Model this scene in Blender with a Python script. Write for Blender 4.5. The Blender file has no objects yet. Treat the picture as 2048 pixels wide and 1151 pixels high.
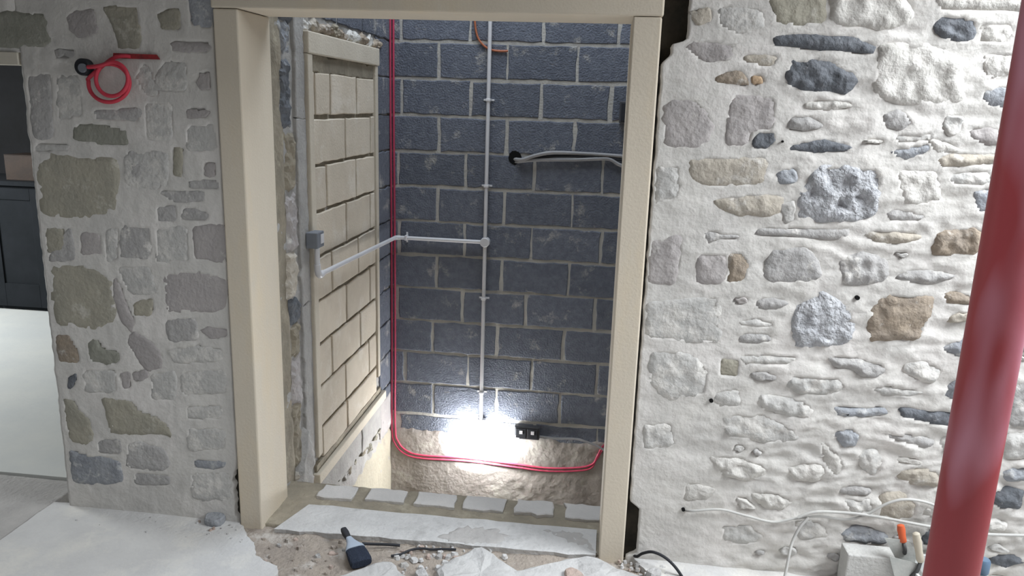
import bpy, bmesh, math, random
import numpy as np
from mathutils import Vector, Matrix, noise
from mathutils.geometry import delaunay_2d_cdt
random.seed(7)
SC = bpy.context.scene
COL = SC.collection

# ------------------------------------------------------------------ camera
W, H = 2048, 1151
f_px, yaw, pitch, roll, CD, CH = 1550.0, .1109, .232, .0322, 2.8144, 1.75
cy, sy, cp, sp = math.cos(yaw), math.sin(yaw), math.cos(pitch), math.sin(pitch)
Fv = Vector((-sy*cp, cy*cp, -sp)); R0 = Vector((cy, sy, 0)); U0 = R0.cross(Fv)
Rv = math.cos(roll)*R0 + math.sin(roll)*U0
Uv = -math.sin(roll)*R0 + math.cos(roll)*U0
CAM = Vector((0, -CD, CH))
cd = bpy.data.cameras.new('camera'); cam = bpy.data.objects.new('camera', cd); COL.objects.link(cam)
m = Matrix(((Rv.x, Uv.x, -Fv.x), (Rv.y, Uv.y, -Fv.y), (Rv.z, Uv.z, -Fv.z))).to_4x4()
m.translation = CAM; cam.matrix_world = m
cd.sensor_width = 36; cd.sensor_fit = 'HORIZONTAL'; cd.lens = f_px/W*36; cd.clip_start = .05
SC.camera = cam

def bp(x, y, ax, v):
    """photo pixel -> point on the world plane axis=v"""
    d = Fv + Rv*((x-W/2)/f_px) + Uv*((H/2-y)/f_px)
    t = (v-CAM[ax])/d[ax]
    return CAM + t*d

# ------------------------------------------------------------------ world, light, exposure
wd = bpy.data.worlds.new('sky'); SC.world = wd; wd.use_nodes = True
bg = wd.node_tree.nodes['Background']
bg.inputs[0].default_value = (.80, .88, 1.0, 1); bg.inputs[1].default_value = .13
SC.view_settings.view_transform = 'Standard'; SC.view_settings.look = 'None'
SC.view_settings.exposure = 0.0; SC.view_settings.gamma = 1.0
SC.view_settings.use_curve_mapping = False

def area(name, loc, target, sx, sy_, power, col):
    l = bpy.data.lights.new(name, 'AREA'); l.shape = 'RECTANGLE'; l.size = sx; l.size_y = sy_
    l.energy = power; l.color = col
    o = bpy.data.objects.new(name, l); COL.objects.link(o); o.location = loc
    o.rotation_euler = (Vector(target)-Vector(loc)).to_track_quat('-Z', 'Y').to_euler()
    return o
# daylight through the roof light over the right-hand side of the room
area('rooflight_daylight', (2.75, -.95, 3.25), (.9, -.55, .6), 2.0, 1.6, 258, (.90, .95, 1.0))
# daylight through the long roof light over the middle of the room
area('long_rooflight_daylight', (-.75, -2.1, 3.4), (-.75, -1.75, 0), 3.6, 1.1, 62, (.90, .95, 1.0))
# added front fill from behind the camera, not a known opening
area('added_front_fill', (1.6, -5.2, 1.7), (-.2, 0, .5), 3.0, 1.6, 12, (1.0, .98, .95))
# daylight falling into the stairwell from its open roof
area('stairwell_daylight', (-.6, 1.25, 4.2), (-.6, 1.5, 0), 1.3, 1.2, 78, (.80, .89, 1.0))
# window of the room on the left
area('left_room_window', (-6.0, 1.3, 1.7), (-4.0, 1.5, 0), 1.2, 1.0, 130, (.92, .97, 1.0))

# ------------------------------------------------------------------ materials
MATS = {}
def mat(name, c1, c2=None, scale=6, rough=.9, bump=.3, bscale=60, c3=None, s3=2.5, t3=.6, vary=0.0,
        stretch=(1, 1, 1), emit=None, estr=0, metal=0.0, bdist=.01, detail=6, d3=7):
    m = bpy.data.materials.new(name); m.use_nodes = True
    nt = m.node_tree; N = nt.nodes; L = nt.links; b = N['Principled BSDF']
    b.inputs['Roughness'].default_value = rough; b.inputs['Metallic'].default_value = metal
    if 'Specular IOR Level' in b.inputs: b.inputs['Specular IOR Level'].default_value = .25
    g = N.new('ShaderNodeNewGeometry'); mp = N.new('ShaderNodeMapping'); mp.inputs['Scale'].default_value = stretch
    L.new(g.outputs['Position'], mp.inputs['Vector'])
    col = None
    def rgb(c): return (c[0], c[1], c[2], 1)
    if c2 is None: c2 = tuple(v*.8 for v in c1)
    n1 = N.new('ShaderNodeTexNoise'); n1.inputs['Scale'].default_value = scale; n1.inputs['Detail'].default_value = detail
    n1.inputs['Roughness'].default_value = .65
    L.new(mp.outputs[0], n1.inputs['Vector'])
    cr = N.new('ShaderNodeValToRGB'); cr.color_ramp.elements[0].position = .36; cr.color_ramp.elements[1].position = .64
    cr.color_ramp.elements[0].color = rgb(c1); cr.color_ramp.elements[1].color = rgb(c2)
    L.new(n1.outputs['Fac'], cr.inputs['Fac']); col = cr.outputs['Color']
    if c3 is not None:
        n2 = N.new('ShaderNodeTexNoise'); n2.inputs['Scale'].default_value = s3; n2.inputs['Detail'].default_value = d3
        n2.inputs['Roughness'].default_value = .7
        L.new(mp.outputs[0], n2.inputs['Vector'])
        r2 = N.new('ShaderNodeValToRGB'); r2.color_ramp.elements[0].position = t3-.05; r2.color_ramp.elements[1].position = t3+.07
        r2.color_ramp.elements[0].color = (0, 0, 0, 1); r2.color_ramp.elements[1].color = (1, 1, 1, 1)
        L.new(n2.outputs['Fac'], r2.inputs['Fac'])
        mx = N.new('ShaderNodeMixRGB'); mx.inputs['Color2'].default_value = rgb(c3)
        L.new(r2.outputs['Color'], mx.inputs['Fac']); L.new(col, mx.inputs['Color1']); col = mx.outputs['Color']
    if vary:
        oi = N.new('ShaderNodeObjectInfo'); ma = N.new('ShaderNodeMath'); ma.operation = 'MULTIPLY_ADD'
        ma.inputs[1].default_value = 2*vary; ma.inputs[2].default_value = 1-vary
        L.new(oi.outputs['Random'], ma.inputs[0])
        hs = N.new('ShaderNodeHueSaturation'); L.new(ma.outputs[0], hs.inputs['Value']); L.new(col, hs.inputs['Color']); col = hs.outputs['Color']
    L.new(col, b.inputs['Base Color'])
    if bump:
        n3 = N.new('ShaderNodeTexNoise'); n3.inputs['Scale'].default_value = bscale; n3.inputs['Detail'].default_value = 5
        L.new(g.outputs['Position'], n3.inputs['Vector'])
        bu = N.new('ShaderNodeBump'); bu.inputs['Strength'].default_value = bump; bu.inputs['Distance'].default_value = bdist
        L.new(n3.outputs['Fac'], bu.inputs['Height']); L.new(bu.outputs['Normal'], b.inputs['Normal'])
    if emit:
        b.inputs['Emission Color'].default_value = rgb(emit); b.inputs['Emission Strength'].default_value = estr
    MATS[name] = m
    return m

MO = (.615, .59, .55)
mat('mortar', (.615, .59, .55), (.53, .51, .48), 5, .95, .28, 65, c3=(.65, .62, .585), s3=3, t3=.54)
mat('mortar_olive', (.30, .262, .20), (.22, .194, .15), 9, .95, .6, 50, c3=(.38, .34, .26), s3=6, t3=.60)
mat('mortar_grey', (.40, .385, .365), (.31, .30, .285), 8, .95, .5, 60)
mat('mortar_joint', (.46, .44, .40), (.36, .345, .32), 7, .95, .5, 70)
mat('gap_dark', (.040, .034, .026), (.02, .018, .015), 12, 1, .5, 40)  # near black, so the gaps beside the frame look deeply shaded
# stones of the rubble walls
mat('st_grey', (.41, .395, .38), (.34, .33, .32), 9, .9, .7, 50, c3=MO, s3=11, t3=.60, vary=.07)
mat('st_mauve', (.41, .38, .365), (.36, .335, .325), 8, .9, .5, 60, c3=MO, s3=9, t3=.64, vary=.05)
mat('st_tan', (.44, .395, .33), (.385, .35, .30), 9, .9, .6, 50, c3=MO, s3=9, t3=.60, vary=.07)
mat('st_brown', (.32, .262, .20), (.265, .225, .185), 11, .9, .7, 55, c3=(.52, .49, .45), s3=12, t3=.62, vary=.05)
mat('st_orange', (.46, .33, .21), (.40, .29, .20), 12, .9, .5, 60)
mat('st_slate', (.10, .108, .12), (.15, .157, .17), 14, .8, .9, 45, c3=(.42, .42, .43), s3=15, t3=.66, vary=.08)
mat('st_blue', (.26, .272, .295), (.34, .35, .365), 12, .85, .8, 50, c3=(.54, .535, .52), s3=14, t3=.59, vary=.08)
mat('st_rough', (.38, .385, .40), (.48, .48, .49), 16, .8, 1.0, 45, c3=(.27, .27, .29), s3=18, t3=.62, vary=.04, bdist=.02)
mat('st_pale', (.55, .53, .49), (.48, .46, .43), 8, .92, .7, 50, c3=MO, s3=8, t3=.53, vary=.04)
mat('st_smear', (.50, .485, .46), (.44, .43, .41), 7, .92, .6, 50, c3=MO, s3=9, t3=.53, vary=.04)
mat('st_olive', (.36, .335, .27), (.30, .285, .235), 8, .92, .5, 55, c3=(.50, .475, .42), s3=7, t3=.62, vary=.06)
mat('st_dkolive', (.24, .24, .20), (.29, .285, .245), 9, .92, .5, 55, c3=(.46, .44, .39), s3=9, t3=.66, vary=.06)
# masonry
mat('block_dark', (.112, .122, .150), (.152, .164, .195), 30, .95, .9, 90, c3=(.36, .35, .33), s3=7, t3=.625, vary=.10)
mat('block_cream', (.64, .565, .46), (.56, .49, .395), 4, .95, .35, 80, c3=(.66, .60, .51), s3=5, t3=.58, vary=.08)
mat('block_sill', (.55, .525, .50), (.485, .465, .445), 6, .95, .4, 80, vary=.05)
mat('frame_stone', (.63, .56, .455), (.57, .505, .41), 2.2, .85, .12, 120, c3=(.62, .53, .40), s3=1.6, t3=.56, stretch=(1, 1, .35))
mat('surround', (.62, .56, .46), (.55, .49, .40), 3, .9, .25, 90)
mat('plaster', (.42, .38, .30), (.36, .33, .26), 5, .95, .5, 40, c3=(.30, .275, .23), s3=4, t3=.60)
mat('render_base', (.35, .312, .282), (.285, .255, .232), 5, .95, .5, 45, c3=(.43, .40, .355), s3=3.5, t3=.56)
mat('screed', (.58, .57, .555), (.51, .50, .49), 3.5, .95, .4, 60, c3=(.63, .61, .57), s3=2.2, t3=.55)
mat('screed_side', (.44, .42, .40), (.36, .345, .33), 6, .95, .5, 60)
mat('sand', (.36, .31, .26), (.29, .25, .215), 14, 1, .9, 70, c3=(.46, .42, .38), s3=9, t3=.58)
mat('sheet', (.62, .62, .58), (.56, .57, .55), 2, .75, .1, 30)
mat('slab', (.54, .53, .515), (.45, .44, .43), 6, .95, .6, 50, c3=(.37, .36, .35), s3=3.5, t3=.60)
mat('rubble', (.56, .55, .54), (.47, .46, .45), 12, .95, .7, 70, vary=.12)
mat('rubble_pink', (.45, .35, .30), (.38, .31, .27), 12, .95, .7, 70)
mat('white_wood', (.62, .57, .48), (.55, .51, .43), 4, .6, .1, 60, stretch=(.3, 1, 4))
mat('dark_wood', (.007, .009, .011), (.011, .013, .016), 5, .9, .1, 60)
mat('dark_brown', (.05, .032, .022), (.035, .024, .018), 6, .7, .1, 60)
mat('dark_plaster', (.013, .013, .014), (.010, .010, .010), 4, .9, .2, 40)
mat('ceiling_board', (.22, .20, .17), (.18, .165, .14), 3, .9, .1, 40)
# fittings
mat('pvc_white', (.66, .65, .66), (.60, .59, .60), 6, .4, 0)
mat('pvc_grey', (.20, .215, .24), (.17, .18, .20), 6, .5, 0)
mat('red_cable', (.50, .065, .115), (.42, .055, .10), 10, .45, 0)
mat('coil_red', (.60, .055, .085), (.50, .05, .075), 10, .45, 0)
mat('red_dark', (.35, .035, .04), (.16, .03, .03), 30, .6, .2, 80)
mat('copper', (.42, .14, .07), (.34, .12, .06), 10, .5, 0)
mat('black_rubber', (.022, .023, .027), (.03, .03, .035), 10, .6, 0)
mat('cable_grey', (.30, .29, .29), (.25, .245, .245), 12, .6, 0)
mat('cable_pale', (.52, .51, .48), (.44, .43, .41), 14, .6, 0)
mat('red_steel', (.30, .045, .05), (.25, .042, .047), 3, .5, .05, 50, c3=(.40, .17, .21), s3=4, t3=.56, d3=2.5, stretch=(1, 1, .28))
mat('steel_dusty', (.50, .50, .47), (.40, .41, .39), 16, .55, .2, 60, metal=.15)
mat('iron', (.10, .10, .10), (.07, .07, .07), 16, .6, .1, 60, metal=.4)
mat('orange_plastic', (.60, .12, .045), (.52, .11, .045), 8, .5, 0)
mat('cream_wood', (.52, .47, .38), (.45, .40, .32), 10, .7, .1, 60)
mat('tub_white', (.60, .61, .59), (.53, .54, .53), 5, .6, .1, 40)
mat('blue_plastic', (.10, .16, .24), (.14, .20, .27), 12, .5, 0)
mat('bristle', (.020, .027, .045), (.035, .045, .07), 120, .8, .8, 300, stretch=(1, 1, .1))
mat('brush_body', (.36, .41, .48), (.31, .36, .43), 8, .5, 0)
mat('socket_grey', (.07, .07, .075), (.05, .05, .055), 10, .4, 0)
mat('concrete_block', (.52, .51, .48), (.45, .44, .42), 8, .95, .5, 80, c3=(.56, .55, .53), s3=5, t3=.55)
mat('lamp_glass', (.9, .9, .9), (.9, .9, .9), 1, .3, 0, emit=(.96, .98, 1.0), estr=105)
mat('hole_black', (.004, .004, .004), (.006, .006, .006), 4, 1, 0)

# ------------------------------------------------------------------ helpers
def nz(p, s=1.0, off=0.0):
    return noise.noise(Vector((p[0]*s+off, p[1]*s+off*1.7, p[2]*s-off)))
def fbm(p, s, off=0.0, o=4):
    v, a = 0, 1.0
    for i in range(o):
        v += a*nz(p, s, off+i*7.3); s *= 2.03; a *= .5
    return v
def mesh_obj(name, verts, faces, material, parent=None, smooth=False, origin=None):
    vs = [Vector(v) for v in verts]
    if origin is None: origin = Vector((0, 0, 0))
    elif origin == 'c':
        origin = sum(vs, Vector())/len(vs)
    me = bpy.data.meshes.new(name); me.from_pydata([tuple(v-origin) for v in vs], [], faces)
    bm = bmesh.new(); bm.from_mesh(me); bmesh.ops.recalc_face_normals(bm, faces=bm.faces); bm.to_mesh(me); bm.free()
    me.materials.append(MATS[material])
    if smooth:
        me.polygons.foreach_set('use_smooth', [True]*len(me.polygons))
    me.update()
    o = bpy.data.objects.new(name, me); COL.objects.link(o)
    o.location = origin
    if parent is not None: 
        o.parent = parent; o.location = origin - parent_origin(parent)
    return o
def parent_origin(p):
    v = Vector(p.location)
    while p.parent is not None:
        p = p.parent; v += Vector(p.location)
    return v
def empty(name, loc):
    o = bpy.data.objects.new(name, None); COL.objects.link(o); o.location = loc; o.empty_display_size = .1
    return o
def tag(o, label, cat, group=None, kind=None):
    o['label'] = label; o['category'] = cat
    if group: o['group'] = group
    if kind: o['kind'] = kind
    return o
def struct(o, label=None):
    o['kind'] = 'structure'
    if label: o['label'] = label
    return o

class MB:
    """gathers primitive shapes of ONE part"""
    def __init__(s): s.v, s.f = [], []
    def add(s, v, f):
        n = len(s.v); s.v += [Vector(p) for p in v]; s.f += [tuple(i+n for i in q) for q in f]
        return s
    def box(s, a, b, bev=0.0):
        bm = bmesh.new()
        bmesh.ops.create_cube(bm, size=1)
        for v in bm.verts:
            v.co = Vector([(a[i]+b[i])/2 + v.co[i]*(b[i]-a[i]) for i in range(3)])
        if bev: bmesh.ops.bevel(bm, geom=bm.edges[:], offset=bev, segments=2, affect='EDGES', profile=.5)
        bm.verts.index_update()
        s.add([v.co.copy() for v in bm.verts], [tuple(v.index for v in q.verts) for q in bm.faces]); bm.free()
        return s
    def tube(s, pts, r, n=8, caps=True):
        pts = [Vector(p) for p in pts]; m = len(pts)
        rr = r if isinstance(r, (list, tuple)) else [r]*m
        ring = []; prev = None
        for i, p in enumerate(pts):
            t = (pts[min(i+1, m-1)]-pts[max(i-1, 0)]).normalized()
            if prev is None:
                a = Vector((0, 0, 1)) if abs(t.z) < .9 else Vector((1, 0, 0))
                u = t.cross(a).normalized()
            else:
                u = (prev - t*prev.dot(t)).normalized()
            prev = u; w = t.cross(u)
            ring.append([p + (u*math.cos(2*math.pi*k/n)+w*math.sin(2*math.pi*k/n))*rr[i] for k in range(n)])
        v = [q for R_ in ring for q in R_]; fc = []
        for i in range(m-1):
            for k in range(n):
                fc.append((i*n+k, i*n+(k+1) % n, (i+1)*n+(k+1) % n, (i+1)*n+k))
        if caps:
            fc.append(tuple(range(n))); fc.append(tuple((m-1)*n+k for k in range(n)))
        return s.add(v, fc)
    def prism(s, poly, ext):
        n = len(poly); ext = Vector(ext)
        v = [Vector(p) for p in poly]; v += [p+ext for p in v]
        fc = [tuple(range(n)), tuple(range(n, 2*n))] + [(k, (k+1) % n, n+(k+1) % n, n+k) for k in range(n)]
        return s.add(v, fc)
    def build(s, name, material, parent=None, smooth=False, origin='c'):
        return mesh_obj(name, s.v, s.f, material, parent, smooth, origin)

def spline(pts, sub=6):
    pts = [Vector(p) for p in pts]; out = []
    P = [pts[0]*2-pts[1]] + pts + [pts[-1]*2-pts[-2]]
    for i in range(1, len(P)-2):
        for k in range(sub):
            t = k/sub; a, b, c, d = P[i-1], P[i], P[i+1], P[i+2]
            out.append(.5*((2*b)+(c-a)*t+(2*a-5*b+4*c-d)*t*t+(3*b-a-3*c+d)*t**3))
    out.append(pts[-1]); return out
def smooth_by_angle(o, ang=35):
    me = o.data
    me.polygons.foreach_set('use_smooth', [True]*len(me.polygons))
    bm = bmesh.new(); bm.from_mesh(me)
    for e in bm.edges:
        if len(e.link_faces) == 2 and e.calc_face_angle(0) > math.radians(ang): e.smooth = False
    bm.to_mesh(me); bm.free()
    return o

# plane mappings: (u, v, out) -> world
def PL_front(u, v, n): return Vector((u, -n, v))            # stone walls, facing the camera
def mk_back(B): return lambda u, v, n: Vector((u, B-n, v))   # stairwell back wall
def mk_side(X): return lambda u, v, n: Vector((X+n, u, v))   # stairwell side wall, facing +X
def PL_up(u, v, n): return Vector((u, v, n))                 # lying on the floor

def resample(poly, step, nmin=12, nmax=44):
    poly = [Vector((p[0], p[1])) for p in poly]; n = len(poly)
    # one corner-cutting pass
    q = []
    for i in range(n):
        a, b = poly[i], poly[(i+1) % n]
        q += [a.lerp(b, .12), a.lerp(b, .88)]
    seg = [(q[(i+1) % len(q)]-q[i]).length for i in range(len(q))]; tot = sum(seg)
    k = max(nmin, min(nmax, int(tot/step))); out = []; i = 0; acc = 0
    for j in range(k):
        d = tot*j/k
        while acc+seg[i] < d: acc += seg[i]; i += 1
        out.append(q[i].lerp(q[(i+1) % len(q)], (d-acc)/max(seg[i], 1e-9)))
    return out

def stone(poly, plane, material, parent, proud=.009, rough=.004, step=.016, jit=.0028, depth=.02, name='stone', freq=22, smooth=True, nmax=48, rings=None, edge=.004):
    """irregular stone bedded in a wall; poly = outline (u, v) on the wall plane"""
    o = resample(poly, step, nmax=nmax)
    c = sum(o, Vector((0, 0)))/len(o); n = len(o); off = random.uniform(0, 90)
    rad = sum((p-c).length for p in o)/n
    if rings is None and rad > .034:
        o = [p+(p-c).normalized()*jit*(nz((p.x, p.y, off), 28, off)+.8*nz((p.x, p.y, off), 75, off))*2.2 for p in o]
        g = max(.0085, rad*.15); inner = []
        x0_, x1_ = min(p.x for p in o), max(p.x for p in o); y0_, y1_ = min(p.y for p in o), max(p.y for p in o)
        def dist(q):
            b = 9
            for k in range(n):
                a_, d_ = o[k], o[(k+1) % n]-o[k]; t_ = max(0, min(1, (q-a_).dot(d_)/max(d_.length_squared, 1e-12)))
                b = min(b, (q-a_-d_*t_).length)
            return b
        yy = y0_+g*.5; row = 0
        while yy < y1_:
            xx = x0_+g*(.5 if row % 2 else .1)
            while xx < x1_:
                q = Vector((xx+g*.28*nz((xx, yy, 1), 90, off), yy+g*.28*nz((yy, xx, 5), 90, off)))
                if inside(o, q.x, q.y) and dist(q) > g*.45: inner.append(q)
                xx += g
            yy += g*.87; row += 1
        vs, es, fs, _a, _b, _c = delaunay_2d_cdt(o+inner, [(k, (k+1) % n) for k in range(n)], [], 1, 1e-6)
        v = []
        for q in vs:
            q = Vector((q[0], q[1])); h = min(1, dist(q)/.016); h = h*h*(3-2*h)
            v.append(plane(q.x, q.y, proud*h + rough*(.35+.65*h)*(fbm((q.x, q.y, off), freq, off, 3)+.35*nz((q.x, q.y, off), freq*3.3, off))))
        fc = [tuple(q) for q in fs]
        cnt = {}
        for q in fc:
            for k in range(len(q)):
                e_ = (q[k], q[(k+1) % len(q)]); cnt[tuple(sorted(e_))] = cnt.get(tuple(sorted(e_)), [])+[e_]
        ext = {}
        for k_, l_ in cnt.items():
            if len(l_) == 1:
                for w_ in l_[0]:
                    if w_ not in ext:
                        q = Vector((vs[w_][0], vs[w_][1])); u_ = (q-c).normalized()
                        ext[w_] = (len(v), len(v)+1); r1 = q+u_*.004; r2 = q+u_*.006
                        v.append(plane(r1.x, r1.y, -edge)); v.append(plane(r2.x, r2.y, -depth))
        for k_, l_ in cnt.items():
            if len(l_) == 1:
                a_, b_ = l_[0]; fc.append((a_, b_, ext[b_][0], ext[a_][0])); fc.append((ext[a_][0], ext[b_][0], ext[b_][1], ext[a_][1]))
        return mesh_obj(name, v, fc, material, parent, smooth, 'c')
    if rings is None:
        rings = [(1.06, None), (1.05, -1), (1.0, .0), (.95, .5), (.88, .85), (.76, 1.0), (.60, 1.0), (.42, 1.0), (.22, 1.0)] if rad > .040 else [(1.09, None), (1.08, -1), (1.0, .05), (.90, .75), (.74, 1.0), (.50, 1.0), (.25, 1.0)]
    v = []; fc = []
    for t, h in rings:
        for i, p in enumerate(o):
            q = c + (p-c)*t
            j = jit*(nz((p.x, p.y, off), 28, off)+.8*nz((p.x, p.y, off), 75, off))*2.2
            q = q + (p-c).normalized()*j*t*1.5
            if h is None: d = -depth
            elif h < 0: d = -edge
            else: d = proud*h + rough*min(1, h+.35)*(fbm((q.x, q.y, off), freq, off, 3)+.35*nz((q.x, q.y, off), freq*3.3, off))
            v.append(plane(q.x, q.y, d))
    v.append(plane(c.x, c.y, proud + rough*fbm((c.x, c.y, off), freq, off, 3)))
    for r in range(len(rings)-1):
        for i in range(n):
            fc.append((r*n+i, r*n+(i+1) % n, (r+1)*n+(i+1) % n, (r+1)*n+i))
    b = (len(rings)-1)*n
    for i in range(n): fc.append((b+i, b+(i+1) % n, len(v)-1))
    return mesh_obj(name, v, fc, material, parent, smooth, 'c')

def block(u0, u1, v0, v1, plane, material, parent, proud=.004, depth=.03, jit=.003, name='block', bev=.005, step=.07):
    """rectangular masonry block with slightly uneven arrises"""
    off = random.uniform(0, 90); pts = []
    def run(a, b):
        k = max(2, int((b-a).length/step))
        for i in range(k): pts.append(a.lerp(b, i/k))
    c4 = [Vector((u0, v0)), Vector((u1, v0)), Vector((u1, v1)), Vector((u0, v1))]
    for i in range(4): run(c4[i], c4[(i+1) % 4])
    n = len(pts); v = []; fc = []; c = Vector(((u0+u1)/2, (v0+v1)/2))
    for i, p in enumerate(pts):
        pts[i] = p + Vector((nz((p.x, p.y, off), 40, off), nz((p.y, p.x, off), 40, off+9)))*jit*1.6
    for ring, d in ((0, -depth), (0, proud-bev*.7), (bev, proud)):
        for p in pts:
            q = Vector((p.x, p.y))
            q.x += -ring if q.x > c.x else ring; q.y += -ring if q.y > c.y else ring
            v.append(plane(q.x, q.y, d + (nz((q.x, q.y, off), 15, off)*.0018 if d > 0 else 0)))
    for r in range(2):
        for i in range(n): fc.append((r*n+i, r*n+(i+1) % n, (r+1)*n+(i+1) % n, (r+1)*n+i))
    fc.append(tuple(2*n+i for i in range(n)))
    return mesh_obj(name, v, fc, material, parent, False, 'c')

def inside(poly, x, y):
    r = False; n = len(poly); j = n-1
    for i in range(n):
        xi, yi = poly[i][0], poly[i][1]; xj, yj = poly[j][0], poly[j][1]
        if (yi > y) != (yj > y) and x < (xj-xi)*(y-yi)/(yj-yi)+xi: r = not r
        j = i
    return r

def relief(name, u0f, u1f, v0, v1, cell, plane, material, hfun, holes=(), skirt=.5, parent=None):
    """mortar face as a height field; u0f(v) = irregular start edge; pushed back below the stones"""
    if not callable(u1f):
        u1c = u1f; u1f = lambda v: u1c
    u1 = u1f(v1)
    nu = int((u1-min(u0f(v0), u0f(v1)))/cell); nv = int((v1-v0)/cell)
    shr = []
    for h in holes:
        cx = sum(p[0] for p in h)/len(h); cy_ = sum(p[1] for p in h)/len(h)
        q = [(cx+(p[0]-cx)*.84, cy_+(p[1]-cy_)*.84) for p in h]
        shr.append((min(p[0] for p in q), max(p[0] for p in q), min(p[1] for p in q), max(p[1] for p in q), q))
    V = []; Fc = []
    for j in range(nv+1):
        v = v0+(v1-v0)*j/nv; a = u0f(v)
        act = [s for s in shr if s[2] <= v <= s[3]]
        for i in range(nu+1):
            u = a+(u1f(v)-a)*i/nu; h = hfun(u, v)
            for s in act:
                if s[0] <= u <= s[1] and inside(s[4], u, v): h -= .014; break
            V.append(plane(u, v, h))
    for j in range(nv):
        for i in range(nu):
            k = j*(nu+1)+i; Fc.append((k, k+1, k+nu+2, k+nu+1))
    # returns into the thickness of the wall
    loop = [j*(nu+1) for j in range(nv+1)] + [nv*(nu+1)+i for i in range(1, nu+1)] + [j*(nu+1)+nu for j in range(nv-1, -1, -1)] + [i for i in range(nu-1, 0, -1)]
    uv = []
    for j in loop:
        jj, ii = divmod(j, nu+1); v = v0+(v1-v0)*jj/nv; a = u0f(v); uv.append((a+(u1f(v)-a)*ii/nu, v))
    b = len(V)
    for (u, v) in uv: V.append(plane(u, v, -skirt))
    n = len(loop)
    for i in range(n): Fc.append((loop[i], loop[(i+1) % n], b+(i+1) % n, b+i))
    Fc.append(tuple(b+i for i in range(n)))
    return mesh_obj(name, V, Fc, material, parent, True)

def P2(pts, y=0.0):
    out = []
    for a, b in pts:
        p = bp(a, b, 1, y); out.append((p.x, p.z))
    return out
#@@STRUCT
# ================================================================== STRUCTURE
B = 2.1276; SWX = -1.3803
PLB = mk_back(B); PLS = mk_side(SWX)

# ---- floor of the front room (screed) with the broken edge around the threshold
recess = [(-1.46, .02), (-1.40, -.045), (-1.36, -.10), (-1.31, -.145), (-1.27, -.22), (-1.22, -.255), (-1.15, -.285), (-1.13, -.33),
          (-1.16, -.40), (-1.1, -.55), (-.5, -.62), (.1, -.55), (.36, -.42), (.34, -.2), (.24, -.06), (.2, .02), (.2, .30), (-1.46, .30)]
def floor_h(x, y):
    return .004*fbm((x, y, 0), 1.6, 3) + .0022*fbm((x, y, 0), 14, 5, 3)
def ground(name, x0, x1, y0, y1, cell, hf, material, cut=None, skirt=.12):
    nx = int((x1-x0)/cell); ny = int((y1-y0)/cell); V = []; Fc = []; keep = {}
    for j in range(ny+1):
        for i in range(nx+1):
            x = x0+(x1-x0)*i/nx; y = y0+(y1-y0)*j/ny
            V.append(Vector((x, y, hf(x, y))))
    edge = {}
    for j in range(ny):
        for i in range(nx):
            k = j*(nx+1)+i; c = V[k]
            if cut and inside(cut, c.x+cell/2+.006*nz((c.x, c.y, 1), 30), c.y+cell/2+.006*nz((c.y, c.x, 3), 30)): continue
            q = (k, k+1, k+nx+2, k+nx+1); Fc.append(q)
            for a in range(4):
                e = (q[a], q[(a+1) % 4])
                if (e[1], e[0]) in edge: del edge[(e[1], e[0])]
                else: edge[e] = 1
    if cut:
        bv = {w for e in edge for w in e}
        for w in bv:
            c = V[w]; best = None
            for a in range(len(cut)):
                p, q = Vector(cut[a]), Vector(cut[(a+1) % len(cut)]); d = q-p
                t = max(0, min(1, (Vector((c.x, c.y))-p).dot(d)/d.length_squared)); g = p+d*t
                dd = (Vector((c.x, c.y))-g).length
                if best is None or dd < best[0]: best = (dd, g)
            if best[0] < cell*1.6 and x0+.01 < c.x < x1-.01 and y0+.01 < c.y < y1-.01:
                g = best[1]; V[w] = Vector((g.x+.007*nz((g.x, g.y, 0), 38), g.y+.007*nz((g.y, g.x, 3), 38), c.z))
    low = {}
    for a, b in edge:
        for w in (a, b):
            if w not in low:
                low[w] = len(V); V.append(V[w]-Vector((0, 0, skirt)))
        Fc.append((a, b, low[b], low[a]))
    used = sorted({i for q in Fc for i in q}); mp_ = {o_: n_ for n_, o_ in enumerate(used)}
    return mesh_obj(name, [V[i] for i in used], [tuple(mp_[i] for i in q) for q in Fc], material, None, True)
fl = struct(ground('floor', -2.30, 2.6, -.85, .02, .0125, floor_h, 'screed', recess))
smooth_by_angle(fl, 50)
# the rest of the room floor towards the photographer, and the lower dusty strip leading to the left doorway
mb = MB().box((-7.0, -6.0, -.2), (2.6, -.851, -.001)); struct(mb.build('floor', 'screed', origin=None))
fl2 = struct(ground('floor', -3.6, -2.302, -.85, .225, .02, lambda x, y: -.012+floor_h(x, y), 'screed_side'))
mb = MB().box((-7.0, .236, -.12), (-1.62, 3.4, -.004)); struct(mb.build('floor', 'sheet', origin=None))
struct(MB().box((-7.0, -.85, -.25), (-1.62, .24, -.10)).build('floor', 'gap_dark', origin=None))
# stairwell floor, far below the threshold
struct(MB().box((-1.6, .3, -2.35), (.4, 2.3, -2.2)).build('floor', 'render_base', origin=None))
# sand and dust in the broken-out strip
def sand_h(x, y):
    return -.020 + .009*fbm((x, y, 0), 7, 11) + .004*fbm((x, y, 0), 40, 2, 3)
sb = ground('sand_bed', -1.5, .42, -.66, .015, .0125, sand_h, 'sand', None, .05)
tag(sb, 'brown sand and dust filling the broken strip before the threshold', 'sand', kind='stuff')

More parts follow.
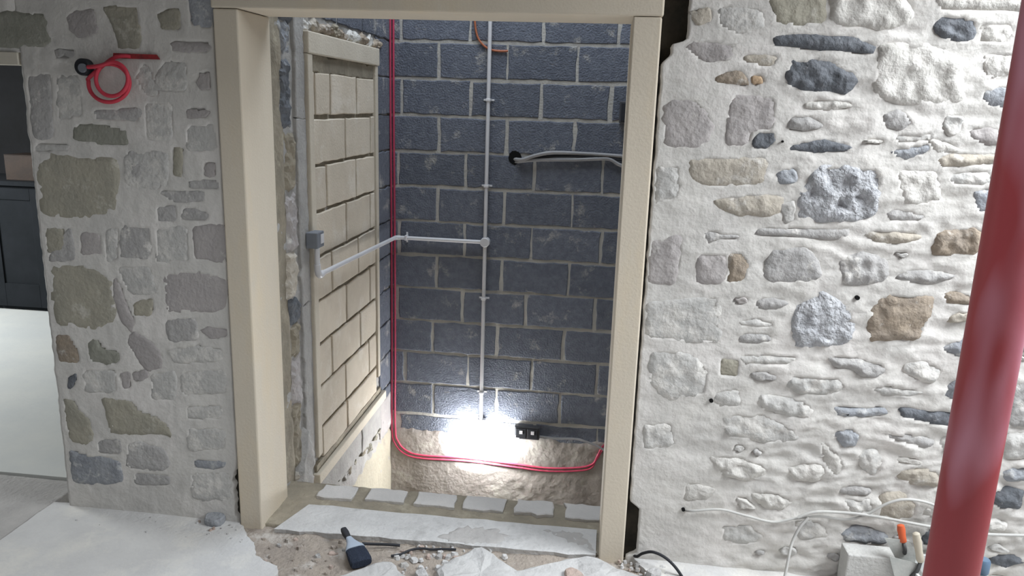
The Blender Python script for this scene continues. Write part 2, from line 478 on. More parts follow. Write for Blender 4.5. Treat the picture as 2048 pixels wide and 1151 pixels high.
# ---- rubble stone walls: outlines of the stones (photo pixels on the wall face)
RS = [  # (tone, proud mm, rough mm, outline)
 ('st_mauve', 5, 2, [(1370,96),(1383,81),(1425,87),(1462,91),(1469,104),(1463,120),(1422,124),(1394,115)]),
 ('st_tan', 4, 2, [(1485,112),(1520,108),(1555,115),(1551,130),(1529,132),(1493,122)]),
 ('st_brown', 6, 2, [(1430,156),(1449,146),(1472,142),(1493,151),(1500,170),(1469,167),(1435,165)]),
 ('st_orange', 5, 2, [(1502,154),(1524,152),(1529,167),(1508,171)]),
 ('st_mauve', 6, 2, [(1326,214),(1347,201),(1386,196),(1415,221),(1427,250),(1417,282),(1396,295),(1328,295),(1326,235)]),
 ('st_mauve', 5, 3, [(1459,190),(1498,191),(1550,193),(1555,224),(1548,259),(1501,262),(1496,290),(1451,292),(1454,247)]),
 ('st_slate', 7, 3, [(1516,267),(1545,266),(1550,281),(1540,296),(1506,295),(1503,284)]),
 ('st_slate', 14, 5, [(1542,76),(1561,69),(1639,68),(1713,75),(1755,94),(1744,107),(1695,103),(1640,100),(1580,93),(1548,91)]),
 ('st_slate', 14, 9, [(1571,138),(1576,125),(1589,119),(1600,126),(1623,117),(1665,125),(1683,138),(1720,151),(1718,162),(1695,189),(1660,184),(1620,182),(1580,178),(1570,170)]),
 ('st_pale', 22, 8, [(1660,-25),(1800,-25),(1820,8),(1832,30),(1815,48),(1760,61),(1735,52),(1690,56),(1660,48)]),
 ('st_olive', 6, 3, [(1535,-15),(1652,-15),(1653,48),(1600,52),(1550,45)]),
 ('st_tan', 4, 2, [(1380,20),(1420,16),(1427,40),(1402,50),(1382,37)]),
 ('st_smear', 4, 2, [(1436,14),(1525,20),(1528,55),(1480,70),(1438,48)]),
 ('st_slate', 12, 8, [(1867,40),(1882,33),(1950,39),(1953,63),(1945,83),(1898,80),(1873,62)]),
 ('st_pale', 9, 5, [(1958,44),(2021,50),(2026,68),(2013,86),(1960,81)]),
 ('st_pale', 18, 6, [(1862,-30),(2060,-30),(2062,28),(1960,20),(1872,18)]),
 ('st_pale', 12, 10, [(1760,86),(1856,86),(1924,115),(1932,146),(1927,205),(1804,208),(1752,193),(1739,156),(1757,117)]),
 ('st_blue', 10, 5, [(1969,180),(2013,175),(2023,193),(2021,216),(1984,211),(1966,198)]),
 ('st_pale', 8, 6, [(1968,112),(2026,107),(2028,146),(1974,154)]),
 ('st_grey', 11, 6, [(1760,227),(1802,219),(1828,245),(1804,258),(1778,258)]),
 ('st_smear', 9, 5, [(1893,230),(1927,234),(1922,262),(1898,274),(1885,255)]),
 ('st_mauve', 12, 6, [(1942,260),(1992,255),(2010,271),(2002,289),(1974,289),(1942,276)]),
 ('st_blue', 12, 5, [(1775,304),(1830,296),(1866,286),(1854,305),(1812,318)]),
 ('st_smear', 10, 4, [(1788,272),(1868,268),(1864,281),(1792,284)]),
 ('st_slate', 12, 6, [(1568,292),(1611,287),(1650,280),(1704,292),(1699,302),(1641,304),(1587,302)]),
 ('st_grey', 11, 5, [(1577,236),(1616,232),(1650,250),(1636,258),(1577,258)]),
 ('st_tan', 6, 3, [(1374,319),(1426,316),(1478,316),(1538,315),(1538,337),(1528,366),(1488,371),(1421,373),(1382,360)]),
 ('st_blue', 8, 5, [(1554,350),(1567,337),(1593,337),(1597,353),(1590,366),(1561,367)]),
 ('st_smear', 5, 4, [(1311,334),(1356,334),(1358,368),(1356,397),(1327,402),(1310,408)]),
 ('st_tan', 12, 5, [(1426,402),(1447,397),(1473,394),(1528,390),(1564,394),(1569,407),(1556,426),(1535,433),(1483,431),(1442,420)]),
 ('st_grey', 9, 3, [(1408,467),(1418,462),(1436,468),(1478,470),(1481,475),(1434,479),(1416,487)]),
 ('st_grey', 9, 4, [(1507,470),(1520,457),(1572,457),(1648,458),(1702,457),(1692,478),(1648,479),(1590,472)]),
 ('st_mauve', 6, 4, [(1300,483),(1327,478),(1348,470),(1366,472),(1361,506),(1353,566),(1296,569),(1296,532)]),
 ('st_mauve', 8, 3, [(1397,506),(1426,511),(1452,506),(1456,540),(1450,567),(1392,569),(1392,525)]),
 ('st_brown', 9, 4, [(1456,507),(1470,504),(1488,509),(1498,532),(1488,562),(1455,566),(1458,540)]),
 ('st_grey', 11, 4, [(1546,501),(1567,496),(1619,496),(1640,530),(1645,551),(1621,564),(1535,566),(1522,548)]),
 ('st_rough', 16, 16, [(1640,329),(1720,333),(1762,337),(1775,352),(1763,386),(1752,420),(1744,433),(1700,444),(1640,443),(1591,433),(1595,405),(1600,388),(1614,366),(1624,340)]),
 ('st_tan', 14, 6, [(1872,316),(1898,308),(1997,308),(2004,324),(1929,332),(1880,332)]),
 ('st_pale', 9, 6, [(1794,342),(1872,342),(1884,400),(1840,408),(1805,405)]),
 ('st_smear', 9, 5, [(1896,350),(1975,342),(1990,366),(1940,372),(1900,364)]),
 ('st_blue', 10, 5, [(1948,381),(1994,378),(1990,424),(1960,424),(1952,395)]),
 ('st_grey', 11, 5, [(1773,428),(1784,419),(1815,423),(1856,433),(1854,440),(1778,439)]),
 ('st_tan', 14, 6, [(1729,470),(1737,462),(1778,463),(1841,470),(1842,478),(1799,488),(1752,484)]),
 ('st_brown', 20, 9, [(1863,496),(1877,470),(1890,462),(1935,459),(1950,454),(1968,465),(1963,498),(1948,509),(1911,511),(1864,511)]),
 ('st_grey', 15, 9, [(1677,527),(1700,509),(1742,506),(1778,522),(1776,548),(1765,564),(1721,569),(1682,569),(1684,545)]),
 ('st_grey', 14, 7, [(1791,558),(1810,541),(1856,540),(1909,550),(1919,553),(1872,566),(1830,566)]),
 ('st_smear', 9, 4, [(1789,505),(1818,507),(1804,518)]),
 ('st_smear', 4, 3, [(1292,604),(1349,599),(1442,593),(1445,685),(1364,685),(1290,674)]),
 ('st_mauve', 9, 4, [(1466,596),(1492,594),(1496,604),(1476,609)]),
 ('st_grey', 13, 5, [(1510,609),(1523,597),(1557,599),(1578,606),(1560,616),(1528,620)]),
 ('st_smear', 10, 4, [(1476,642),(1515,639),(1554,651),(1531,654),(1481,650)]),
 ('st_grey', 14, 5, [(1476,682),(1481,670),(1508,666),(1534,670),(1547,681),(1502,687)]),
 ('st_rough', 15, 12, [(1583,635),(1596,614),(1625,593),(1645,581),(1662,590),(1680,603),(1705,627),(1708,664),(1697,685),(1660,694),(1620,693),(1588,692),(1578,661)]),
 ('st_brown', 16, 11, [(1742,620),(1757,596),(1776,588),(1828,588),(1869,595),(1864,633),(1854,646),(1846,677),(1794,680),(1737,683),(1734,646)]),
 ('st_brown', 15, 6, [(1888,588),(1909,584),(1935,593),(1950,596),(1948,608),(1890,607)]),
 ('st_tan', 12, 5, [(1896,633),(1922,626),(1948,627),(1942,640),(1898,646)]),
 ('st_blue', 18, 8, [(1880,697),(1922,679),(1946,664),(1944,712),(1920,715)]),
 ('st_blue', 16, 8, [(1926,742),(1924,778),(1908,801),(1888,790),(1898,774)]),
 ('st_grey', 16, 8, [(1653,713),(1708,716),(1737,726),(1768,732),(1770,745),(1752,755),(1721,752),(1708,739),(1669,734)]),
 ('st_smear', 15, 8, [(1807,739),(1815,726),(1851,724),(1880,739),(1882,750),(1864,765),(1830,758)]),
 ('st_smear', 12, 6, [(1739,776),(1768,771),(1828,782),(1849,784),(1817,792),(1773,790)]),
 ('st_blue', 14, 6, [(1664,812),(1713,818),(1770,815),(1773,828),(1737,833),(1674,833)]),
 ('st_slate', 12, 4, [(1799,820),(1810,816),(1862,821),(1911,825),(1906,854),(1856,846),(1802,833)]),
 ('st_grey', 12, 8, [(2026,775),(2060,758),(2062,852),(2015,850),(2015,810)]),
 ('st_olive', 3, 2, [(1440,718),(1476,720),(1478,752),(1440,750)]),
 ('st_grey', 11, 4, [(1497,747),(1518,743),(1554,750),(1552,760),(1513,761)]),
 ('st_smear', 16, 9, [(1521,789),(1549,791),(1612,802),(1625,820),(1620,836),(1575,831),(1534,820),(1510,807)]),
 ('st_smear', 7, 5, [(1427,786),(1476,778),(1481,810),(1442,812),(1429,802)]),
 ('st_smear', 11, 6, [(1479,713),(1521,711),(1599,716),(1586,728),(1484,727)]),
 ('st_smear', 13, 8, [(1573,752),(1640,752),(1690,762),(1695,775),(1660,790),(1600,787),(1570,770)]),
 ('st_smear', 12, 8, [(1442,831),(1521,828),(1560,846),(1590,860),(1600,880),(1540,885),(1450,870)]),
 ('st_pale', 16, 9, [(1417,914),(1467,912),(1527,932),(1534,937),(1527,953),(1488,962),(1443,949)]),
 ('st_pale', 20, 10, [(1576,937),(1615,927),(1640,925),(1655,945),(1635,962),(1590,960)]),
 ('st_pale', 18, 9, [(1501,987),(1553,984),(1584,1002),(1563,1020),(1534,1018),(1516,1005)]),
 ('st_pale', 13, 6, [(1469,994),(1495,997),(1512,1016),(1482,1015)]),
 ('st_pale', 7, 4, [(1370,966),(1430,976),(1422,997),(1370,1002)]),
 ('st_blue', 18, 8, [(1664,861),(1700,856),(1721,872),(1710,890),(1690,893)]),
 ('st_grey', 15, 7, [(1765,869),(1815,867),(1869,880),(1872,892),(1851,896),(1794,882)]),
 ('st_smear', 13, 8, [(1718,908),(1752,898),(1768,924),(1750,955),(1721,934)]),
 ('st_tan', 16, 8, [(1804,940),(1846,932),(1882,947),(1880,973),(1830,968),(1799,955)]),
 ('st_grey', 9, 4, [(1674,978),(1695,971),(1742,979),(1739,990),(1682,987)]),
 ('st_tan', 13, 5, [(1760,997),(1776,984),(1802,984),(1836,1007),(1830,1033),(1794,1039),(1752,1031)]),
 ('st_blue', 14, 8, [(1679,1065),(1716,1052),(1773,1067),(1776,1088),(1687,1082)]),
 ('st_slate', 12, 6, [(1843,1067),(1870,1057),(1866,1088),(1846,1086)]),
 ('st_blue', 16, 8, [(2005,940),(2060,930),(2062,961),(2018,963)]),
 ('st_slate', 16, 9, [(1984,981),(2013,976),(2050,981),(2042,1018),(2002,1018),(1984,1007)]),
 ('st_smear', 14, 7, [(1976,1040),(2020,1044),(2008,1060),(1974,1060)]),
 ('st_slate', 15, 8, [(1984,1109),(2023,1109),(2052,1122),(2013,1135),(1984,1125)]),
 ('st_smear', 8, 5, [(1585,1040),(1640,1042),(1660,1075),(1600,1078)]),
 ('st_smear', 10, 7, [(1440,1050),(1500,1046),(1530,1075),(1490,1090),(1445,1080)]),
 ('st_smear', 7, 5, [(1300,700),(1380,706),(1420,740),(1415,790),(1330,800),(1296,760)]),
 ('st_smear', 6, 4, [(1285,850),(1340,846),(1350,890),(1288,900)]),
 ('st_pale', 10, 7, [(1640,880),(1668,900),(1690,930),(1672,958),(1650,930)]),
 ('st_smear', 12, 7, [(1690,1000),(1740,998),(1748,1022),(1700,1030)]),
 ('st_smear', 10, 7, [(1905,860),(1920,862),(1910,900),(1890,905),(1880,885)]),
 ('st_smear', 8, 5, [(1560,410),(1590,400),(1588,440),(1570,448)]),
 ('st_pale', 10, 7, [(1610,205),(1690,200),(1720,212),(1660,220),(1612,216)]),
 ('st_pale', 10, 7, [(1845,270),(1890,285),(1925,300),(1900,304),(1870,298)]),
 ('st_grey', 13, 7, [(2020,640),(2060,620),(2062,700),(2030,705)]),
 ('st_smear', 13, 7, [(2010,870),(2060,866),(2062,915),(2012,918)]),
]
LS = [
 ('st_dkolive', 5, 2, [(-40,26),(99,26),(104,94),(-40,94)]),
 ('st_mauve', 4, 3, [(130,26),(188,16),(195,65),(162,78),(141,62)]),
 ('st_olive', 4, 3, [(205,16),(230,10),(278,8),(283,99),(239,99),(226,52)]),
 ('st_blue', 5, 2, [(375,-15),(424,-15),(424,60),(382,50)]),
 ('st_olive', 3, 2, [(315,26),(361,16),(361,57),(322,62)]),
 ('st_mauve', 5, 2, [(338,83),(424,86),(424,104),(341,104)]),
 ('st_grey', 4, 2, [(54,146),(102,141),(109,276),(66,279)]),
 ('st_dkolive', 7, 2, [(143,250),(200,246),(258,262),(262,290),(200,288),(147,280)]),
 ('st_olive', 7, 2, [(70,320),(104,306),(162,316),(232,316),(238,355),(236,420),(208,436),(84,433),(76,381)]),
 ('st_olive', 5, 2, [(90,457),(126,457),(133,493),(95,509)]),
 ('st_mauve', 4, 2, [(159,467),(198,467),(206,506),(162,509)]),
 ('st_olive', 5, 3, [(99,530),(193,535),(225,555),(228,600),(232,640),(190,660),(110,650),(102,590)]),
 ('st_mauve', 5, 2, [(382,452),(450,446),(455,525),(388,519)]),
 ('st_mauve', 4, 2, [(325,545),(400,540),(455,560),(450,622),(330,625)]),
 ('st_smear', 4, 2, [(234,533),(300,533),(304,560),(318,586),(265,590),(247,568)]),
 ('st_mauve', 5, 2, [(228,545),(240,570),(252,609),(273,648),(262,665),(240,640),(226,590)]),
 ('st_mauve', 5, 2, [(266,660),(301,682),(325,711),(322,739),(288,739),(273,716),(252,680)]),
 ('st_olive', 4, 2, [(268,604),(309,596),(304,630),(268,630)]),
 ('st_brown', 7, 2, [(110,669),(140,672),(158,706),(158,729),(118,724)]),
 ('st_dkolive', 8, 3, [(174,687),(184,674),(195,679),(202,695),(242,706),(247,724),(215,730),(179,721)]),
 ('st_mauve', 4, 2, [(400,661),(416,652),(455,659),(455,672),(424,679)]),
 ('st_mauve', 5, 2, [(239,747),(260,742),(260,776),(247,776)]),
 ('st_mauve', 5, 2, [(264,745),(294,739),(294,755),(270,763)]),
 ('st_slate', 5, 2, [(137,752),(155,747),(145,778),(135,776)]),
 ('st_olive', 6, 3, [(202,794),(260,797),(275,820),(315,833),(340,851),(342,876),(329,868),(220,868),(215,840)]),
 ('st_olive', 6, 3, [(125,797),(143,797),(158,817),(182,841),(186,870),(188,890),(142,886),(130,840)]),
 ('st_blue', 8, 3, [(139,899),(160,907),(212,915),(243,922),(247,967),(143,967)]),
 ('st_grey', 5, 3, [(249,886),(282,883),(329,899),(342,928),(324,941),(254,936)]),
 ('st_grey', 4, 3, [(267,946),(340,951),(342,969),(269,969)]),
 ('st_smear', 4, 2, [(374,857),(452,857),(452,896),(376,904)]),
 ('st_blue', 6, 2, [(387,920),(452,922),(449,935),(418,938),(389,933)]),
 ('st_smear', 4, 2, [(360,745),(452,738),(455,785),(362,790)]),
 ('st_smear', 4, 2, [(372,812),(445,812),(445,838),(372,836)]),
 ('st_grey', 3, 2, [(315,382),(408,382),(411,402),(346,404)]),
 ('st_olive', 3, 2, [(346,295),(364,295),(364,352),(346,352)]),
 ('st_mauve', 3, 2, [(408,326),(429,324),(432,355),(408,350)]),
 ('st_grey', 3, 2, [(364,418),(382,418),(419,428),(416,440),(362,438)]),
 ('st_smear', 3, 2, [(325,122),(372,125),(372,182),(299,185)]),
 ('st_mauve', 3, 2, [(396,146),(419,141),(421,182),(400,180)]),
 ('st_mauve', 4, 2, [(372,219),(398,216),(424,224),(408,237),(377,235)]),
 ('st_grey', 3, 2, [(242,449),(304,452),(302,517),(239,519)]),
 ('st_smear', 3, 2, [(290,205),(345,205),(345,280),(292,282)]),
 ('st_grey', 3, 2, [(255,300),(290,305),(285,370),(258,365)]),
 ('st_smear', 3, 2, [(330,700),(395,690),(450,700),(440,722),(350,728)]),

 ('st_smear', 3, 2, [(112,150),(160,146),(166,236),(116,242)]),
 ('st_smear', 3, 2, [(64,288),(138,290),(140,300),(70,302)]),
 ('st_grey', 3, 2, [(182,222),(282,214),(284,242),(190,240)]),
 ('st_smear', 3, 2, [(246,312),(300,300),(338,306),(336,372),(300,378),(250,372)]),
 ('st_smear', 3, 2, [(372,252),(428,246),(434,300),(374,304)]),
 ('st_grey', 3, 2, [(140,450),(152,520),(100,524),(96,514)]),
 ('st_smear', 3, 2, [(212,460),(236,452),(234,522),(212,526)]),
 ('st_grey', 3, 2, [(312,412),(352,410),(356,440),(314,444)]),
 ('st_smear', 3, 2, [(310,455),(374,452),(378,522),(312,528)]),
 ('st_grey', 3, 2, [(328,640),(392,636),(396,680),(336,684)]),
 ('st_smear', 3, 2, [(164,740),(232,738),(236,784),(170,786)]),
 ('st_smear', 3, 2, [(300,746),(350,744),(354,800),(304,800)]),
 ('st_grey', 3, 2, [(196,880),(240,878),(242,908),(196,904)]),
 ('st_smear', 3, 2, [(380,945),(462,945),(462,1000),(384,1000)]),
 ('st_smear', 3, 2, [(290,120),(320,190),(296,196),(270,150)]),
 ('st_grey', 3, 2, [(378,362),(436,360),(440,378),(414,376),(380,376)]),
 ('st_grey', 3, 2, [(110,98),(150,100),(150,112),(112,118)]),
]
def right_h(u, v):
    k = min(1, max(0, (u-.35)/.5)); lo = min(1, max(0, (1.1-v)/.7))
    a = .003+.004*k+.006*k*lo
    w = u+.05*nz((u, v, 0), 3, 2); q = v+.03*nz((u, v, 0), 4, 6)
    r = fbm((w*.8, q*2.1, 0), 7, 12, 4); ridge = (1-abs(r)*2.2)
    return a*fbm((u, v*1.7, 0), 5.5, 4) + .0012*fbm((u, v, 0), 34, 8, 3) + (.0015+.005*k+.004*k*lo)*(ridge-.45)
def left_h(u, v):
    return .0035*fbm((u, v, 0), 6, 21) + .0014*fbm((u, v, 0), 30, 8, 3) + .0012*fbm((u*2.2, v*.7, 0), 14, 15, 3)
def sm(x, a, b):
    t = max(0, min(1, (x-a)/(b-a))); return t*t*(3-2*t)
def right_edge(v):
    e = .180 + .004*nz((0, 0, v), 14) + .003*nz((0, 0, v), 40)
    e += .040*sm(v, .0, .03)*(1-sm(v, .215, .255))
    e += .030*sm(v, 1.90, 1.94) + .05*sm(v, 1.965, 1.985)
    return e
# further lumps of stone under the lime on the right wall, between the traced ones
random.seed(5)
_bb = []
for s in RS:
    q = P2(s[3]); _bb.append((min(a for a, b in q)-.006, max(a for a, b in q)+.006, min(b for a, b in q)-.005, max(b for a, b in q)+.005))
_fill = []
for it in range(5000):
    w = random.uniform(.035, .11); hh = random.uniform(.014, .042); cx = random.uniform(.50, 2.1); cz = random.uniform(.03, 2.15)
    if cz > 1.15 and cx < .75: continue
    bbx = (cx-w/2, cx+w/2, cz-hh/2, cz+hh/2)
    if any(bbx[0] < o_[1] and bbx[1] > o_[0] and bbx[2] < o_[3] and bbx[3] > o_[2] for o_ in _bb): continue
    _bb.append((bbx[0]-.012, bbx[1]+.012, bbx[2]-.008, bbx[3]+.008)); sl = random.uniform(-.25, .15)
    pts = [(cx+.5*w*random.uniform(.8, 1.1)*math.cos(a), cz+.5*hh*random.uniform(.75, 1.15)*math.sin(a)+sl*.5*w*math.cos(a)*.5) for a in [k*.785+random.uniform(-.25, .25) for k in range(8)]]
    low_ = cz < 1.0
    _fill.append((random.choice(['st_pale', 'st_smear', 'st_smear', 'st_grey'] if low_ else ['st_pale', 'st_smear', 'st_pale']), random.uniform(8, 16), random.uniform(5, 9), pts))
    if len(_fill) >= 95: break
r_out = [P2(s[3]) for s in RS]+[s[3] for s in _fill]; RS = RS+_fill; l_out = [P2(s[3]) for s in LS]
wall_right = struct(relief('wall_right', right_edge, 2.6, -.15, 2.9, .0095, PL_front, 'mortar', right_h, r_out, .55))
wall_left = struct(relief('wall_left', lambda v: -2.213+.006*nz((0, 0, v), 9)+.004*nz((0, 0, v), 30), lambda v: -1.440-.003*abs(nz((0, 3, v), 25))-(.018+.012*nz((0, 1, v), 40))*sm(v, -.02, .03)*(1-sm(v, .20, .27)), -.15, 2.9, .0095, PL_front, 'mortar', left_h, l_out, .55))
wall_left_top = struct(relief('wall_left_over_door', lambda v: -6.5, -2.213, 1.884, 2.9, .05, PL_front, 'mortar', left_h, l_out[:1], .55))
for (t, pr_, ro, _), o_ in zip(RS, r_out):
    big = ro >= 9
    stone(o_, PL_front, t, wall_right, pr_*.0006, ro*.0014, .009 if big else .011, freq=26 if big else 22, nmax=64 if big else 52)
for i, ((t, pr_, ro, _), o_) in enumerate(zip(LS, l_out)):
    stone(o_, PL_front, t, wall_left_top if i == 0 else wall_left, pr_*.0004, ro*.0008, .011, jit=.0036)
# wall cores, plus near-black filler boxes standing in for shade in the frame gaps
struct(MB().box((.15, .30, -.4), (.62, .55, 2.9)).build('wall_core_right', 'gap_dark', origin=None))
MB().box((.1705, .025, -.02), (.232, .30, .262), .006).build('gap_shade', 'gap_dark', wall_right)
MB().box((.1705, .05, 1.90), (.30, .30, 2.9), .006).build('gap_shade', 'gap_dark', wall_right)
MB().box((-1.49, .03, -.02), (-1.433, .28, .27), .006).build('gap_shade', 'gap_dark', wall_left)
struct(MB().box((-1.62, .28, -2.3), (-1.40, .56, 2.9)).build('wall_core_left', 'gap_dark', origin=None))

# ---- cream stone door frame
frame = struct(empty('door_1', (-.63, .13, 0)), 'cream stone frame around the opening into the stairwell')
def slabby(name, a, b, bev=.006, parent=frame, material='frame_stone'):
    return MB().box(a, b, bev).build(name, material, parent, origin='c')
slabby('door_jamb', (-1.432, -.012, -.05), (-1.337, .264, 2.054))
slabby('door_jamb', (.072, -.012, -.06), (.170, .264, 2.054))
slabby('door_lintel', (-1.438, -.014, 2.056), (.174, .264, 2.32))

# ---- threshold: stone slab, then a low wall of blocks at the edge of the stairwell
thr = struct(MB().box((-1.6, .02, -2.2), (.3, .40, -.034)).build('wall_sill', 'mortar_olive', origin=None))
for k in range(6):
    u0 = -1.205+.2245*k
    block(u0+random.uniform(-.004, .004), u0+.176+random.uniform(-.010, .010), .268+.002*k+random.uniform(-.006, .006), .378+.004*k, PL_up, 'block_sill', thr, .002, .09, .010, step=.03)
ground_n = lambda x, y: -.012+.006*fbm((x, y, 0), 14, 81)+.002*fbm((x, y, 0), 50, 3, 3)
mbed = ground('mortar_bed', -1.40, .30, .02, .402, .012, ground_n, 'mortar_olive', None, .03); mbed.parent = thr
ts = []
for i in range(25): ts.append(Vector((-1.275+1.335*i/24, -.035+.012*nz((i, 0, 0), .7)+.010*nz((i, 2, 0), 1.9)+.03*i/24, 0)))
for i in range(25): ts.append(Vector((.062-1.27*i/24, .185+.010*nz((i, 5, 0), .5), 0)))
mb = MB(); n_ = len(ts)
top = [p+Vector((0, 0, .002+.004*nz(p, 6))) for p in ts]; botm = [p+Vector((0, .006, -.035)) for p in ts]
mb.add(top+botm, [tuple(range(n_)), tuple(range(n_, 2*n_))] + [(i, (i+1) % n_, n_+(i+1) % n_, n_+i) for i in range(n_)])
tr1 = struct(mb.build('trim_1', 'slab', origin=None), 'pale stone threshold slab')
stone([(-.60, .02), (-.50, .12), (-.36, .13), (-.30, .06), (-.36, -.005), (-.52, -.01)], lambda u, v, n: Vector((u, v, .002+n)), 'screed_side', tr1, .004, .005, .012, .012, .004, name='mortar_patch', freq=30)
stone([(-.16, .15), (-.02, .16), (.04, .10), (.05, .02), (-.02, .06)], lambda u, v, n: Vector((u, v, .002+n)), 'screed_side', tr1, .003, .005, .012, .012, .004, name='mortar_patch', freq=30)

# ---- stairwell back wall of dark concrete blocks
def back_h(u, v): return .000+.002*fbm((u, v, 0), 25, 2, 3)
wall_back = struct(relief('wall_back', lambda v: -1.40, .5, -2.2, 3.0, .04, PLB, 'mortar_joint', back_h, (), .25))
z0 = 2.1159
rows = {-2: [.06], -1: [.28], 0: [-.856, -.413, .055], 1: [-1.051, -.623, -.189], 2: [-1.294, -.847, -.41, .025], 3: [-1.053, -.613, -.188], 4: [-1.315, -.874, -.43, .001],
        5: [-1.055, -.616, -.179], 6: [-1.31, -.870, -.433, .011], 7: [-1.061, -.619, -.18], 8: [-1.324, -.882, -.449, -.002], 9: [-1.085, -.64, -.191],
        10: [-1.269, -.833, -.399, .042], 11: [-1.071, -.635, -.194]}
JW = .011
for k, js in rows.items():
    v1 = z0-.225*(k-1)-.0055-.01; v0 = v1-.214
    v1 += .01; v0 += .01
    js = sorted(js)
    while js[0] > -1.38+.45: js.insert(0, js[0]-.44)
    while js[-1] < .42: js.append(js[-1]+.44)
    js = [-1.385]+[j for j in js if j > -1.36]
    if js[-1] > .5: js[-1] = .5
    for a, b_ in zip(js[:-1], js[1:]):
        if b_-a < .03: continue
        w = random.choice((.012, .016, .022, .028))
        block(a+w/2, b_-w/2, v0+random.uniform(.002, .006), v1+random.uniform(-.007, -.001), PLB, 'block_dark', wall_back, .005, .03, .006, step=.045)
# last thin course and the rendered base
for a, b_ in ((-1.30, -.82), (-.80, -.38), (-.36, .06), (.07, .45)):
    block(a, b_, -.50+.03*random.random(), -.372, PLB, 'block_dark', wall_back, .003, .03, .007)
base = relief('render_base', lambda v: -1.39, .48, -2.19, -.44, .016, PLB, 'render_base',
              lambda u, v: .012+.006*fbm((u, v, 0), 6, 31)+.003*fbm((u, v, 0), 28, 9, 3)-.04*sm(v, -.50+.05*nz((u, 0, 0), 5)+.02*nz((u, 3, 0), 30), -.43), (), .02, wall_back)
# right-hand side wall of the stairwell (behind the frame)
struct(MB().box((.42, .55, -2.2), (.65, 2.3, 3.0)).build('wall_stair_right', 'mortar_grey', origin=None))

# ---- stairwell left wall with the blocked-up opening
def side_h(u, v):
    r = .006*fbm((u, v, 0), 9, 41)+.003*fbm((u, v, 0), 35, 6, 3)
    if v < -.16: r += .010*fbm((u, v, 0), 14, 43)
    return r
op = [(.76, -.05), (1.75, -.05), (1.75, 1.9), (.76, 1.9)]
wall_side = struct(relief('wall_stair_left', lambda v: .30, 2.13, -2.2, 3.0, .018, PLS, 'mortar_grey', side_h, (), .22))
# dark blocks above and beyond the opening
for k in range(-2, 12):
    v1 = z0-.225*(k-1)-.0055; v0 = v1-.214
    e = 1.835 if k % 2 else 1.86
    block(e, 2.12, v0, v1, PLS, 'block_dark', wall_side, .010+.004*random.random(), .03, .008, step=.05)
    if v0 > 2.1:
        for a, b_ in ((.74, 1.15), (1.17, 1.58), (1.60, 1.82)):
            block(a-.1*(k % 2), b_-.1*(k % 2)+(.04 if b_ > 1.8 else 0), v0, v1, PLS, 'block_dark', wall_side, .008, .03, .006, step=.06)
# ragged stones between frame and opening
random.seed(21)
tones = ['st_olive', 'st_brown', 'st_blue', 'mortar_olive', 'st_pale', 'st_mauve', 'st_slate', 'st_tan']
z = -.14
while z < 2.5:
    hgt = random.uniform(.12, .34)
    aa, bb = .435+random.uniform(-.02, .02), .555+random.uniform(-.02, .012); t = random.choice(tones)
    poly = [(aa, z+.01), ((aa+bb)/2, z+random.uniform(-.01, .02)), (bb, z), (bb+random.uniform(-.02, .012), z+hgt*.35), (bb+random.uniform(-.02, .012), z+hgt*.7), (bb, z+hgt), ((aa+bb)/2, z+hgt+random.uniform(-.03, .01)), (aa, z+hgt*.96),
            (aa+random.uniform(-.012, .03), z+hgt*.6), (aa+random.uniform(-.012, .03), z+hgt*.3)]
    stone(poly, PLS, t, wall_side, random.uniform(.006, .020), .012, .018, .007, .02, freq=16, nmax=34, smooth=False)
    z += hgt
relief('mortar_side', lambda v: .30, .44, -2.0, 2.9, .02, PLS, 'mortar_olive', lambda u, v: .006+.010*fbm((u, v*.5, 0), 9, 71), (), .02, wall_side)
# smooth grey mortar strip
strip = []
for k in range(3):
    zz = -.06+.86*k
    strip.append(block(.575+.01*nz((k, 0, 0), 3.1), .685, zz, zz+.858, PLS, 'mortar_grey', wall_side, .016, .02, .011, name='mortar_strip', step=.035))
# lump of mortar at the foot of the strip
stone([(.43, -.17), (.60, -.20), (.66, -.02), (.62, .12), (.57, .20), (.50, .08), (.45, .0)], PLS, 'mortar_grey', wall_side, .030, .008, .02, .005, .02, name='mortar_lump')
# rubble and mortar squeezed above the lintel of the opening
u = .70
while u < 1.84:
    w = random.uniform(.08, .2)
    stone([(u, 2.050), (u+w*.5, 2.040), (u+w, 2.052), (u+w*1.05, 2.085), (u+w*.6, 2.105+random.uniform(0, .02)), (u+.01, 2.09)], PLS,
          random.choice(['mortar_olive', 'st_tan', 'st_pale', 'mortar_grey', 'st_brown']), wall_side, random.uniform(.008, .026), .016, .016, .008, .02, freq=22, nmax=30, smooth=False)
    u += w*.9
